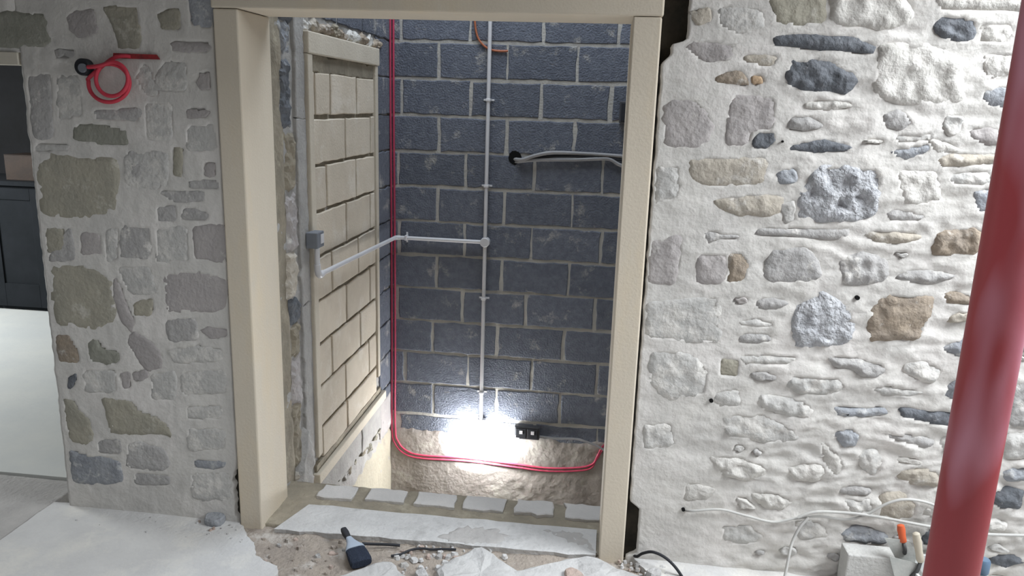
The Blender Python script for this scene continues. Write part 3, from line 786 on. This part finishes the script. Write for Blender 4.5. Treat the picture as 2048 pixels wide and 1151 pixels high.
# broken mortar under the sill, pale plaster further down
for (a, b_, c_, d_, t, pr_) in ((.70, 1.05, -.33, -.185, 'mortar_grey', .016), (1.05, 1.45, -.35, -.19, 'mortar_grey', .012), (1.45, 1.85, -.36, -.185, 'mortar_grey', .018), (1.86, 2.10, -.45, -.2, 'st_mauve', .014)):
    block(a, b_, c_, d_, PLS, t, wall_side, pr_, .02, .012, name='mortar_band', step=.04)
for i in range(14):
    u = .62+.1*i+random.uniform(-.03, .03); v = -.40+random.uniform(-.06, .04); w = random.uniform(.03, .07)
    stone([(u, v), (u+w, v-.01), (u+w*1.2, v+w*.5), (u+w*.6, v+w*.9), (u-.01, v+w*.6)], PLS, random.choice(['mortar_olive', 'st_olive', 'mortar_grey', 'st_pale']), wall_side,
          random.uniform(.006, .014), .012, .014, .006, .02, freq=24, nmax=20, smooth=False)
relief('plaster', lambda v: .42, 2.11, -2.19, -.44, .03, PLS, 'plaster', lambda u, v: .010+.006*fbm((u, v, 0), 6, 51)-.02*sm(v, -.52+.05*nz((u, 0, 0), 7), -.45), (), .02, wall_side)

# ---- the blocked-up opening itself
win = struct(empty('window_1', (SWX, 1.25, -.11)), 'tall opening in the stairwell wall filled with cream blocks')
def spanel(name, u0, u1, v0, v1, n0, n1, material='surround', bev=.005):
    return MB().box((SWX+n0, u0, v0), (SWX+n1, u1, v1), bev).build(name, material, win, origin='c')
spanel('lintel', .695, 1.825, 1.948, 2.045, -.04, .034)
spanel('jamb', .692, .752, -.03, 1.947, -.04, .030)
spanel('jamb', 1.765, 1.812, .02, 1.947, -.04, .028)
spanel('sill', .672, 1.90, -.170, -.112, -.04, .040)
spanel('sill_joint', .69, 1.85, -.112, -.072, -.04, .018, 'mortar_olive', .002)
relief('infill_mortar', lambda v: .752, 1.765, -.075, 1.948, .03, lambda u, v, n: Vector((SWX+.008+n, u, v)), 'mortar_olive', lambda u, v: .003*fbm((u, v, 0), 30, 61, 3)-.002, (), .04, win)
# measured courses, bottom to top: joint positions along the wall
zc = 1.735; crs = []
cl = [[.80, 1.01, 1.43], [1.23, 1.68], [.93, 1.40], [1.22, 1.66], [.98, 1.42], [1.20, 1.64], [.95, 1.44], [1.16, 1.60], [.78, 1.18]]
PLW = lambda u, v, n: Vector((SWX+.008+n, u, v))
tops = [1.87]+[1.655-.223*k for k in range(8)]
for k, js in enumerate(cl):
    v1 = tops[k]; v0 = (tops[k+1]+.012) if k+1 < len(tops) else -.075
    if k == 0: v0 = tops[1]+.016
    e = [.757]+js+[1.762]
    for a, b_ in zip(e[:-1], e[1:]):
        if b_-a < .03: continue
        block(a+.011, b_-.011, v0+.003, v1+random.uniform(-.006, 0), PLW, 'block_cream', win, .011, .02, .004, step=.06)
# rough mortar packed between top course and lintel
block(.757, 1.762, 1.868, 1.950, PLW, 'mortar_olive', win, .006, .02, .012, name='mortar_packing', step=.04)

# ---- left doorway: white head board, room beyond with a dark panelled cupboard
struct(MB().box((-3.6, -.006, 1.838), (-2.221, .10, 1.884), .002).build('trim_2', 'white_wood', origin=None), 'pale timber head of the left doorway')
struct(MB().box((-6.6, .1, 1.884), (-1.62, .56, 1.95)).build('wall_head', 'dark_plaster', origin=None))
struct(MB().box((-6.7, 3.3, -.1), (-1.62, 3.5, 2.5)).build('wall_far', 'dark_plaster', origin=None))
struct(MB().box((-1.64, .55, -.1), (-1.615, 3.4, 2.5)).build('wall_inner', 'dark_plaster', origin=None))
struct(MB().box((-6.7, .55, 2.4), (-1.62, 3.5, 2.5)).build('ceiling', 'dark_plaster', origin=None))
# ceiling of the front room; the roof light is the open part to the right
for a_, b_ in (((-7.0, -1.55, 2.72), (1.52, -.03, 2.85)), ((-7.0, -4.6, 2.72), (3.4, -2.65, 2.85)), ((-7.0, -2.65, 2.72), (-2.6, -1.55, 2.85)), ((1.10, -2.65, 2.72), (1.52, -1.55, 2.85))):
    struct(MB().box(a_, b_).build('ceiling', 'ceiling_board', origin=None))
for (x_, y_, r_) in ((1423, 802, .0075), (1696, 828, .006), (1367, 1020, .007), (1716, 596, .008), (1566, 283, .004)):
    q = bp(x_, y_, 1, -.012)
    MB().tube([(q.x, .01, q.z), (q.x, -.009, q.z)], r_, 10).build('drill_hole', 'hole_black', wall_right)
#@@OBJ

# ================================================================== OBJECTS
random.seed(3)
# ---- red steel post
post = tag(empty('steel_post', (.907, -1.0, 0)), 'dusty dark red round steel post standing before the bright stone wall', 'post')
mb = MB(); n = 40; zs = [.012+.1*i for i in range(27)]+[2.705]
mb.tube([(.907, -1.0, q) for q in zs], .0595, n)
smooth_by_angle(mb.build('shaft', 'red_steel', post), 40)
MB().box((.80, -1.107, 0), (1.014, -.893, .012), .002).build('base_plate', 'red_steel', post)
MB().box((.80, -1.107, 2.705), (1.014, -.893, 2.719), .002).build('head_plate', 'red_steel', post)

# ---- white conduit run with its boxes and clips
con = tag(empty('conduit', (-.729, B, -.38)), 'white plastic conduit run with round junction box on the dark block wall', 'conduit')
def tubeobj(name, pts, r, material, parent=None, n=10, sub=None):
    p = spline(pts, sub) if sub else pts
    o = MB().tube(p, r, n).build(name, material, parent)
    return smooth_by_angle(o, 50)
CY = B-.036
top_p = bp(985, 42, 1, CY); jb = bp(970, 484, 1, CY); low = bp(963, 830, 1, CY)
XC = jb.x; lp_z = bp(964, 874, 1, B).z
tubeobj('pipe', [(XC, CY, 3.0), (XC, CY, jb.z+.02)], .0125, 'pvc_white', con)
tubeobj('pipe', [(XC, CY, jb.z-.02), (XC, CY, lp_z+.151)], .0125, 'pvc_white', con)
cs = SWX+.055
c0 = bp(778, 473, 1, CY); hz = (c0.z+jb.z)/2
side0 = bp(637, 552, 0, cs)
tubeobj('pipe', [(jb.x-.02, CY, jb.z), (cs+.03, CY, hz)], .0125, 'pvc_white', con)
tubeobj('corner_bend', spline([(cs+.03, CY, hz), (cs+.008, CY-.008, hz), (cs, CY-.03, hz)], 5), .0145, 'pvc_white', con)
tubeobj('pipe', [(cs, CY-.03, hz), (cs, side0.y+.05, side0.z+.004)], .0125, 'pvc_white', con)
tubeobj('elbow', spline([(cs, side0.y+.06, side0.z+.004), (cs, side0.y+.02, side0.z), (cs, side0.y-.004, side0.z+.02), (cs, side0.y-.01, side0.z+.06)], 5), .0155, 'pvc_white', con)
bx = bp(628, 497, 0, cs)
tubeobj('pipe', [(cs, side0.y-.01, side0.z+.05), (cs, side0.y-.01, bx.z)], .0125, 'pvc_white', con)
sb_ = MB().box((SWX+.018, side0.y-.055, bx.z), (SWX+.075, side0.y+.035, bx.z+.075), .004).build('switch_box', 'pvc_grey', con)
MB().box((SWX+.074, side0.y-.012, bx.z+.018), (SWX+.078, side0.y+.026, bx.z+.062), .001).build('switch_plate', 'pvc_white', sb_)
# round junction box
mb = MB(); mb.tube([(jb.x, B-.002, jb.z), (jb.x, B-.052, jb.z), (jb.x, B-.056, jb.z)], [.031, .031, .027], 24)
smooth_by_angle(mb.build('junction_box', 'pvc_white', con), 40)
def clip(x, y, horiz=False):
    p = bp(x, y, 1, CY); mb = MB()
    if horiz:
        mb.box((p.x-.008, B-.052, hz-.016), (p.x+.008, B-.002, hz+.016), .003).box((p.x-.006, B-.010, hz-.034), (p.x+.006, B-.002, hz+.034), .002)
    else:
        mb.box((XC-.016, B-.052, p.z-.008), (XC+.016, B-.002, p.z+.008), .003).box((XC-.034, B-.010, p.z-.006), (XC+.034, B-.002, p.z+.006), .002)
    mb.build('clip', 'pvc_white', con)
for q in ((981, 200), (976, 372), (968, 597), (963, 785)): clip(*q)
clip(812, 475, True)

# ---- lit work lamp at the end of the conduit
lp = bp(964, 874, 1, B)
lamp = tag(empty('work_lamp', (lp.x, B, lp.z)), 'dazzling lit work lamp on the stairwell wall under the white conduit', 'lamp')
n = 32
def oval(rx, rz, y): return [(lp.x+rx*math.cos(2*math.pi*k/n), y, lp.z+rz*math.sin(2*math.pi*k/n)) for k in range(n)]
mb = MB(); rings = [oval(.120, .09, B-.012), oval(.120, .09, B-.034)]
v = [q for r in rings for q in r]; fc = [tuple(range(n)), tuple(n+k for k in range(n))]
for k in range(n): fc.append((k, (k+1) % n, n+(k+1) % n, n+k))
smooth_by_angle(mb.add(v, fc).build('housing', 'pvc_white', lamp), 40)
mb = MB(); v = []; fc = []; R_ = 9
for j in range(R_):
    a = (j/R_*1.32-.32)*math.pi/2; v += oval(.176*math.cos(a), .116*math.cos(a), B-.072-.075*math.sin(a))
v.append((lp.x, B-.147, lp.z))
for r in range(R_-1):
    for k in range(n): fc.append((r*n+k, r*n+(k+1) % n, (r+1)*n+(k+1) % n, (r+1)*n+k))
for k in range(n): fc.append(((R_-1)*n+k, (R_-1)*n+(k+1) % n, len(v)-1))
fc.append(tuple(range(n)))
mb.add(v, fc).build('glass_dome', 'lamp_glass', lamp, True)
MB().box((lp.x-.03, B-.05, lp.z+.10), (lp.x+.03, B-.008, lp.z+.15), .004).build('cable_gland', 'pvc_white', lamp)

# ---- red cables in the stairwell
def redrun(dx, dz, label):
    pts = [bp(784+dx, 20, 1, B-.016)]
    pts[0].z = 2.9
    pts += [bp(784+dx, 200, 1, B-.016), bp(786+dx, 450, 1, B-.016), bp(787+dx, 700, 1, B-.016), bp(787+dx, 850, 1, B-.016), bp(793+dx, 884+dz*.6, 1, B-.016), bp(812+dx*.6, 904+dz, 1, B-.016), bp(845, 913+dz, 1, B-.016),
            bp(930, 918+dz, 1, B-.016), bp(1020, 929+dz, 1, B-.016), bp(1090, 938+dz, 1, B-.016), bp(1150, 938+dz, 1, B-.016), bp(1182, 932+dz, 1, B-.016), bp(1194+dx*.3, 915, 1, B-.016), bp(1208, 893-dz, 1, B-.016), bp(1235, 884-dz, 1, B-.016), bp(1310, 888-dz, 1, B-.016)]
    o = MB().tube(spline(pts, 6), .0068, 10).build('red_cable', 'red_cable'); smooth_by_angle(o, 60)
    return tag(o, label, 'cable', 'red cables down the stairwell corner')
redrun(-3.0, 3.0, 'red cable nearer the corner, running lowest along the stairwell wall')
redrun(3.2, -3.0, 'red cable farther from the corner, running just above its twin')

# ---- thin copper-coloured cable at the top of the block wall
pts = [bp(948, 20, 1, B-.013), bp(952, 62, 1, B-.013), bp(961, 84, 1, B-.013), bp(978, 98, 1, B-.013), bp(998, 102, 1, B-.013), bp(1016, 102, 1, B-.013)]
tag(tubeobj('copper_cable', pts, .0065, 'copper', None, 8, 6), 'thin copper coloured cable curling behind the conduit at the wall top', 'cable')

# ---- hole in the block wall and the grey cables coming out of it
hp = bp(1030, 315, 1, B)
poly = [(hp.x+.042*(1+.25*nz((k, 1, 2), 1.3))*math.cos(k*.524), hp.z+.045*(1+.25*nz((k, 4, 2), 1.7))*math.sin(k*.524)) for k in range(12)]
hl = MB().prism([(q[0], B-.0065, q[1]) for q in poly], (0, .02, 0)).build('wall_hole', 'hole_black', wall_back)
def cabletag(pts, r, material, label, cat='cable', name='grey_cable', group=None, n=8, sub=7):
    o = tubeobj(name, pts, r, material, None, n, sub); return tag(o, label, cat, group)
gy = B-.022
cabletag([bp(1028, 318, 1, B+.005), bp(1045, 319, 1, gy-.01), bp(1070, 311, 1, gy-.01), bp(1105, 305, 1, gy-.01), bp(1165, 307, 1, gy), bp(1215, 310, 1, gy), bp(1262, 314, 1, gy), bp(1345, 322, 1, gy)], .0115, 'cable_grey',
         'upper grey cable arching out of the hole in the block wall', group='grey cables from the wall hole')
cabletag([bp(1030, 324, 1, B+.005), bp(1050, 321, 1, gy), bp(1090, 319, 1, gy), bp(1150, 319, 1, gy), bp(1200, 317, 1, gy), bp(1222, 319, 1, gy), bp(1250, 333, 1, gy), bp(1345, 352, 1, gy)], .0115, 'cable_grey',
         'lower grey cable sagging to the right from the wall hole', group='grey cables from the wall hole')
cabletag([bp(1056, 317, 1, gy), bp(1110, 312, 1, gy), bp(1180, 313, 1, gy), bp(1262, 322, 1, gy), bp(1345, 334, 1, gy)], .008, 'black_rubber', 'black cable between the two grey cables by the hole', name='black_cable')
# ---- black box beside the right frame post, on the block wall
bb = bp(1247, 224, 1, B-.03)
o = tag(empty('wall_box', (bb.x, B, bb.z)), 'small black box on the block wall beside the right frame post', 'box')
MB().box((bb.x-.025, B-.07, bb.z-.065), (bb.x+.11, B-.006, bb.z+.065), .006).build('body', 'socket_grey', o)
MB().box((bb.x-.015, B-.076, bb.z-.055), (bb.x+.10, B-.069, bb.z+.055), .003).build('cover', 'black_rubber', o)

# ---- double socket near the lamp, with its cable
s0 = bp(1029, 851, 1, B-.05); s1 = bp(1078, 880, 1, B-.05)
so = tag(empty('wall_socket', ((s0.x+s1.x)/2, B, s1.z)), 'black double wall socket to the right of the lit lamp', 'socket')
MB().box((s0.x, B-.055, s1.z), (s1.x, B-.008, s0.z), .006).build('body', 'socket_grey', so)
w_ = s1.x-s0.x; h_ = s0.z-s1.z
for a in (.06, .52):
    fp = MB().box((s0.x+w_*a, B-.061, s1.z+h_*.12), (s0.x+w_*(a+.42), B-.054, s1.z+h_*.88), .003).build('socket_face', 'black_rubber', so)
    MB().box((s0.x+w_*(a+.15), B-.064, s1.z+h_*.45), (s0.x+w_*(a+.28), B-.060, s1.z+h_*.72), .001).build('switch', 'pvc_white', fp)
MB().box((s0.x+w_*.04, B-.060, s1.z+h_*.05), (s0.x+w_*.22, B-.053, s1.z+h_*.30), .002).build('rating_label', 'pvc_white', so)
cabletag([bp(1078, 872, 1, B-.03), bp(1110, 876, 1, B-.028), bp(1150, 877, 1, B-.026), bp(1168, 881, 1, B-.03), bp(1195, 892, 1, B-.03), bp(1215, 902, 1, B-.03), bp(1300, 935, 1, B-.03)], .008, 'cable_grey', 'thin grey cable leaving the black socket to the right', sub=5)

# ---- pipe end, red coil and red chase on the left wall
pc = bp(167, 134, 1, -.02)
o = tag(empty('pipe_end', (pc.x, 0, pc.z)), 'black round pipe end sticking out of the left stone wall', 'pipe')
mb = MB(); mb.tube([(pc.x, .03, pc.z), (pc.x, -.028, pc.z), (pc.x, -.032, pc.z)], [.031, .031, .028], 24); smooth_by_angle(mb.build('sleeve', 'black_rubber', o), 40)
mb = MB(); mb.tube([(pc.x+.006, -.02, pc.z-.004), (pc.x+.006, -.038, pc.z-.004), (pc.x+.006, -.040, pc.z-.004)], [.017, .017, .015], 20); smooth_by_angle(mb.build('plug', 'pvc_grey', o), 40)
def ring_pts(cx, cy, rx, ry, a0, a1, y0, y1, k=28):
    out = []
    for i in range(k):
        t = i/(k-1); a = math.radians(a0+(a1-a0)*t)
        out.append(bp(cx+rx*math.cos(a), cy-ry*math.sin(a), 1, y0+(y1-y0)*t))
    return out
coil = [bp(262, 113, 1, -.006), bp(245, 112, 1, -.014), bp(222, 119, 1, -.02)]
coil += ring_pts(218, 166, 41, 38, 150, 480, -.02, -.035)[1:] + ring_pts(224, 158, 32, 34, 130, 455, -.036, -.045)[1:]
coil += [bp(205, 130, 1, -.045), bp(190, 133, 1, -.045), bp(176, 134, 1, -.035)]
cb_ = MB().tube(spline(coil, 3), .0075, 8).build('cable_coil', 'coil_red'); smooth_by_angle(cb_, 60)
tag(cb_, 'coil of bright red cable hanging on the left stone wall', 'cable')
q0 = bp(228, 109, 1, 0); q1 = bp(322, 117, 1, 0)
ch = MB().prism([(q0.x, -.004, q0.z-.014), (q1.x, -.004, q1.z-.004), (q1.x-.012, -.004, q1.z+.013), (q0.x+.004, -.004, q0.z+.005)], (0, -.006, 0)).build('cable_chase', 'red_dark')
tag(ch, 'dark red cut strip in the left wall beside the red coil', 'channel')

# ---- cables along the right wall
yv = -.022
cabletag([bp(1368, 1020, 1, .01), bp(1385, 1021, 1, yv), bp(1440, 1018, 1, yv), bp(1490, 1030, 1, yv), bp(1545, 1043, 1, yv), bp(1590, 1036, 1, yv), bp(1640, 1032, 1, yv), bp(1690, 1038, 1, yv), bp(1728, 1030, 1, yv-.01),
          bp(1775, 1006, 1, yv-.02), bp(1810, 998, 1, yv-.02), bp(1850, 1003, 1, yv-.01), bp(1895, 1020, 1, yv)], .0052, 'cable_pale', 'pale cable wavering along the foot of the right wall from a small hole', name='pale_cable')
cabletag([bp(1596, 1034, 1, yv-.012), bp(1625, 1024, 1, yv-.012), bp(1665, 1023, 1, yv-.012), bp(1740, 1030, 1, yv-.014), bp(1860, 1052, 1, yv), bp(1960, 1066, 1, yv), bp(2010, 1069, 1, yv), bp(2075, 1070, 1, yv)], .0058, 'cable_pale',
         'straighter pale cable passing behind the red post', name='pale_cable')
cabletag([bp(1617, 1034, 1, yv-.012), bp(1598, 1056, 1, yv-.02), bp(1584, 1085, 1, yv-.03), bp(1577, 1115, 1, yv-.05), bp(1570, 1150, 1, yv-.07), bp(1562, 1180, 1, yv-.09)], .0055, 'cable_pale',
         'pale cable end dropping from the wall cables to the floor', name='pale_cable')
cabletag([bp(1258, 1100, 1, .05), bp(1272, 1112, 1, -.01), bp(1285, 1106, 1, -.03), bp(1305, 1103, 1, -.05), bp(1330, 1114, 1, -.07), bp(1352, 1135, 1, -.09), bp(1372, 1165, 1, -.10)], .0058, 'black_rubber',
         'black cable looping out of the gap beside the right frame post', name='black_cable')
cabletag([bp(724, 1086, 2, .012), bp(740, 1087, 2, .008), bp(775, 1088, 2, .004), bp(800, 1090, 2, -.004)], .006, 'black_rubber', 'black cable end beside the hand brush', name='black_cable')
cabletag([bp(782, 1111, 2, -.008), bp(800, 1108, 2, -.006), bp(822, 1099, 2, -.004), bp(845, 1096, 2, -.004), bp(862, 1098, 2, -.008), bp(885, 1097, 2, -.008), bp(912, 1098, 2, -.012)], .005, 'black_rubber',
         'black cable bent over the rubble before the threshold', name='black_cable')

# ---- hand brush
P0 = bp(687, 1058, 2, .034); P1 = bp(723, 1122, 2, .012)
ax = (P1-P0); Lb = ax.length; ax.normalize(); sd = ax.cross(Vector((0, 0, 1))).normalized(); upv = sd.cross(ax).normalized()
br = tag(empty('hand_brush', tuple(bp(715, 1105, 2, -.04))), 'grey hand brush with dark bristles lying before the threshold', 'brush')
def loft(secs, name, material, parent, n=14, sm_=True):
    mb = MB(); v = []; fc = []
    for t, w, h, o_ in secs:
        for k in range(n):
            a = 2*math.pi*k/n; c_, s_ = math.cos(a), math.sin(a)
            c_ = math.copysign(abs(c_)**.6, c_); s_ = math.copysign(abs(s_)**.6, s_)
            v.append(P0+ax*(Lb*t)+sd*(w*c_)+upv*(h*s_+o_))
    for r in range(len(secs)-1):
        for k in range(n): fc.append((r*n+k, r*n+(k+1) % n, (r+1)*n+(k+1) % n, (r+1)*n+k))
    fc += [tuple(range(n)), tuple((len(secs)-1)*n+k for k in range(n))]
    return smooth_by_angle(mb.add(v, fc).build(name, material, parent), 45)
loft([(-.02, .006, .006, 0), (0, .012, .011, 0), (.12, .014, .012, 0), (.24, .012, .010, 0), (.36, .011, .010, 0)], 'handle', 'black_rubber', br)
loft([(.30, .012, .011, .001), (.42, .017, .013, .002), (.52, .026, .015, .003), (.62, .037, .017, .004), (.67, .040, .016, .004)], 'ferrule', 'brush_body', br)
loft([(.65, .038, .015, .002), (.80, .042, .019, -.001), (.97, .044, .020, -.006), (1.02, .040, .015, -.008)], 'bristles', 'bristle', br)

# ---- concrete block, trowels and tub at the foot of the right wall
cb = tag(empty('concrete_block', (1.09, -.065, 0)), 'pale grey concrete block standing against the foot of the right wall', 'block')
mb = MB().box((.985, -.108, .0), (1.205, -.022, .166), .005)
mb.build('body', 'concrete_block', cb)
def lathe(name, a, b, prof, material, parent, n=14):
    a = Vector(a); b = Vector(b); pts = [a.lerp(b, t) for t, _ in prof]
    return smooth_by_angle(MB().tube(pts, [r for _, r in prof], n).build(name, material, parent), 45)
def trowel(hpx0, hpx1, yh0, yh1, blade_px, yb, handle_mat, label):
    a = bp(*hpx0, 1, yh0); b = bp(*hpx1, 1, yh1)
    bl = [bp(x, y, 1, yb) for x, y in blade_px]
    t = tag(empty('trowel', tuple(sum(bl, Vector())/len(bl))), label, 'trowel', 'trowels in the white tub')
    lathe('handle', a, b, [(0, .006), (.04, .012), (.3, .0145), (.65, .0125), (.95, .0135), (1, .011)], handle_mat, t)
    c_ = sum(bl, Vector())/len(bl)
    mid = b.lerp(c_, .45)+Vector((0, -.012, 0))
    smooth_by_angle(MB().tube(spline([b, mid, c_], 5), [.007]*10+[.005], 8).build('shank', 'iron', t), 50)
    MB().prism(bl, (0, .0022, 0)).build('blade', 'steel_dusty', t)
trowel((1801, 1048), (1806, 1083), -.10, -.11, [(1769, 1075), (1818, 1080), (1834, 1108), (1826, 1140), (1800, 1132)], -.115, 'orange_plastic', 'pointing trowel with an orange handle standing beside the concrete block')
trowel((1832, 1064), (1841, 1122), -.16, -.165, [(1779, 1112), (1834, 1126), (1852, 1158), (1840, 1196), (1796, 1180)], -.165, 'cream_wood', 'pointing trowel with a pale wooden handle between orange trowel and post')
tub = tag(empty('mixing_tub', (1.34, -.14, 0)), 'white plastic tub on the floor, half hidden by the red post', 'tub')
mb = MB(); n = 28; cx_, cy_ = 1.325, -.145
def rr_(w, d, z): 
    out = []
    for k in range(n):
        a = 2*math.pi*k/n; c_, s_ = math.cos(a), math.sin(a)
        out.append((cx_+w*math.copysign(abs(c_)**.5, c_), cy_+d*math.copysign(abs(s_)**.5, s_), z))
    return out
rg = [rr_(.105, .08, 0.0), rr_(.122, .095, .150), rr_(.128, .10, .152), rr_(.128, .10, .160), rr_(.119, .092, .160), rr_(.100, .076, .012)]
v = [q for r in rg for q in r]; fc = [tuple(range(n)), tuple(5*n+k for k in range(n))]
for r in range(5):
    for k in range(n): fc.append((r*n+k, r*n+(k+1) % n, (r+1)*n+(k+1) % n, (r+1)*n+k))
smooth_by_angle(mb.add(v, fc).build('tub_wall', 'tub_white', tub), 40)
bt_ = bp(1966, 1128, 1, -.16)
bo = tag(empty('bottle', (bt_.x, -.16, .012)), 'blue capped bottle standing in the white tub right of the red post', 'bottle')
lathe('bottle_body', (bt_.x, -.16, .0125), (bt_.x, -.16, bt_.z-.03), [(0, .026), (.05, .028), (.75, .028), (.9, .024), (1, .016)], 'tub_white', bo)
lathe('cap', (bt_.x, -.16, bt_.z-.032), (bt_.x, -.16, bt_.z+.022), [(0, .021), (.1, .023), (.85, .023), (1, .019)], 'blue_plastic', bo)

# ---- loose stone, broken slabs and rubble on the floor
def chunk(name, poly, zt, material, thick, label, cat, group=None, rough=.006):
    """lump lying on the ground: outline (X, Y), top at zt"""
    o = resample(poly, .012, 10, 30); c_ = sum(o, Vector((0, 0)))/len(o); off = random.uniform(0, 90); n = len(o); v = []; fc = []
    for t, h in ((.96, 0), (1.0, .35), (.97, .75), (.86, .96), (.5, 1.0)):
        for p in o:
            q = c_+(p-c_)*(t+.05*nz((p.x, p.y, off), 60))
            v.append((q.x, q.y, zt-thick+thick*h+(rough*fbm((q.x, q.y, off), 25, off, 3)*h)))
    v.append((c_.x, c_.y, zt+rough*nz((c_.x, c_.y, off), 25)))
    for r in range(4):
        for k in range(n): fc.append((r*n+k, r*n+(k+1) % n, (r+1)*n+(k+1) % n, (r+1)*n+k))
    for k in range(n): fc.append((4*n+k, 4*n+(k+1) % n, len(v)-1))
    fc.append(tuple(range(n)))
    ob = mesh_obj(name, v, fc, material, None, False, 'c')
    return tag(ob, label, cat, group)
def ZP(pts, z): return [(bp(x, y, 2, z).x, bp(x, y, 2, z).y) for x, y in pts]
chunk('loose_stone', ZP([(407, 1040), (413, 1026), (430, 1019), (448, 1021), (452, 1032), (441, 1044), (424, 1046)], .02), .032, 'st_blue', .034, 'blue-grey loose stone on the floor beside the left frame post', 'stone')
chunk('broken_slab', ZP([(650, 1160), (700, 1138), (765, 1116), (792, 1120), (798, 1138), (830, 1160), (830, 1200), (640, 1200)], .005), .008, 'slab', .045, 'pale broken slab lying nearest the hand brush', 'slab', 'broken pale slabs')
chunk('broken_slab', ZP([(872, 1128), (915, 1106), (955, 1085), (975, 1092), (1000, 1112), (1030, 1132), (1060, 1160), (1040, 1195), (880, 1190)], .012), .016, 'slab', .055, 'pale broken slab in the middle, its peak reaching the threshold edge', 'slab', 'broken pale slabs', .010)
chunk('broken_slab', ZP([(1005, 1142), (1060, 1128), (1120, 1116), (1165, 1106), (1180, 1101), (1200, 1112), (1245, 1136), (1320, 1158), (1330, 1195), (1010, 1200)], .014), .018, 'slab', .055, 'pale broken slab heaped against the foot of the right frame post', 'slab', 'broken pale slabs', .012)
chunk('brick_piece', ZP([(1128, 1138), (1142, 1132), (1168, 1146), (1172, 1160), (1132, 1158)], .03), .036, 'rubble_pink', .03, 'pinkish brick fragment on the right pale slab', 'brick fragment')
chunk('tile_piece', ZP([(828, 1141), (850, 1137), (858, 1150), (836, 1156)], .0), .006, 'rubble', .03, 'small white square fragment between the left and middle slabs', 'fragment')
chunk('tile_piece', ZP([(1290, 1140), (1312, 1133), (1325, 1140), (1305, 1152)], .03), .034, 'rubble', .03, 'small white fragment on the floor beside the black cable loop', 'fragment')
random.seed(11)
def crumbs(n, xr, yr, z, label, group, smin=.006, smax=.022, mats=('rubble', 'rubble', 'st_grey', 'rubble_pink')):
    for i in range(n):
        x = random.uniform(*xr); y = random.uniform(*yr); s = smin+(smax-smin)*random.random()**2.2
        c_ = bp(x, y, 2, z)
        poly = [(c_.x+s*random.uniform(.7, 1.2)*math.cos(a), c_.y+s*random.uniform(.6, 1.1)*math.sin(a)) for a in [k*math.pi/3+random.uniform(-.3, .3) for k in range(6)]]
        zt = z+s*random.uniform(.3, .6)
        o = resample(poly, .02, 8, 8); n_ = len(o); cc = sum(o, Vector((0, 0)))/n_
        v = [(p.x, p.y, z-.006) for p in o]+[(cc.x+(p.x-cc.x)*.7, cc.y+(p.y-cc.y)*.7, zt+random.uniform(-.2, .1)*s) for p in o]
        fc = [tuple(range(n_)), tuple(range(n_, 2*n_))]+[(k, (k+1) % n_, n_+(k+1) % n_, n_+k) for k in range(n_)]
        ob = mesh_obj('rubble_crumb', v, fc, random.choice(mats), None, False, 'c'); tag(ob, label, 'rubble', group)
crumbs(64, (790, 1010), (1088, 1150), -.014, 'small pale rubble crumb in the strip between threshold and broken slabs', 'rubble crumbs before the threshold')
crumbs(22, (1235, 1335), (1116, 1150), -.004, 'small pale rubble crumb at the foot of the right frame post', 'rubble crumbs by the right frame post')
crumbs(30, (520, 690), (1072, 1145), -.016, 'small brownish rubble crumb in the sand beside the left frame post', 'rubble crumbs in the sand', mats=('sand', 'rubble_pink', 'sand', 'st_grey'))
crumbs(16, (385, 500), (1035, 1085), .002, 'small crumb of dust around the blue-grey loose stone', 'crumbs around the loose stone', .004, .012)
crumbs(14, (150, 480), (985, 1080), .002, 'tiny crumb scattered on the pale floor before the left wall', 'crumbs on the left floor', .003, .008)

# ---- dark cupboard and brown box in the room on the left
cu = tag(empty('cupboard', (-4.9, 3.0, 0)), 'dark panelled cupboard in the room beyond the left doorway', 'cupboard')
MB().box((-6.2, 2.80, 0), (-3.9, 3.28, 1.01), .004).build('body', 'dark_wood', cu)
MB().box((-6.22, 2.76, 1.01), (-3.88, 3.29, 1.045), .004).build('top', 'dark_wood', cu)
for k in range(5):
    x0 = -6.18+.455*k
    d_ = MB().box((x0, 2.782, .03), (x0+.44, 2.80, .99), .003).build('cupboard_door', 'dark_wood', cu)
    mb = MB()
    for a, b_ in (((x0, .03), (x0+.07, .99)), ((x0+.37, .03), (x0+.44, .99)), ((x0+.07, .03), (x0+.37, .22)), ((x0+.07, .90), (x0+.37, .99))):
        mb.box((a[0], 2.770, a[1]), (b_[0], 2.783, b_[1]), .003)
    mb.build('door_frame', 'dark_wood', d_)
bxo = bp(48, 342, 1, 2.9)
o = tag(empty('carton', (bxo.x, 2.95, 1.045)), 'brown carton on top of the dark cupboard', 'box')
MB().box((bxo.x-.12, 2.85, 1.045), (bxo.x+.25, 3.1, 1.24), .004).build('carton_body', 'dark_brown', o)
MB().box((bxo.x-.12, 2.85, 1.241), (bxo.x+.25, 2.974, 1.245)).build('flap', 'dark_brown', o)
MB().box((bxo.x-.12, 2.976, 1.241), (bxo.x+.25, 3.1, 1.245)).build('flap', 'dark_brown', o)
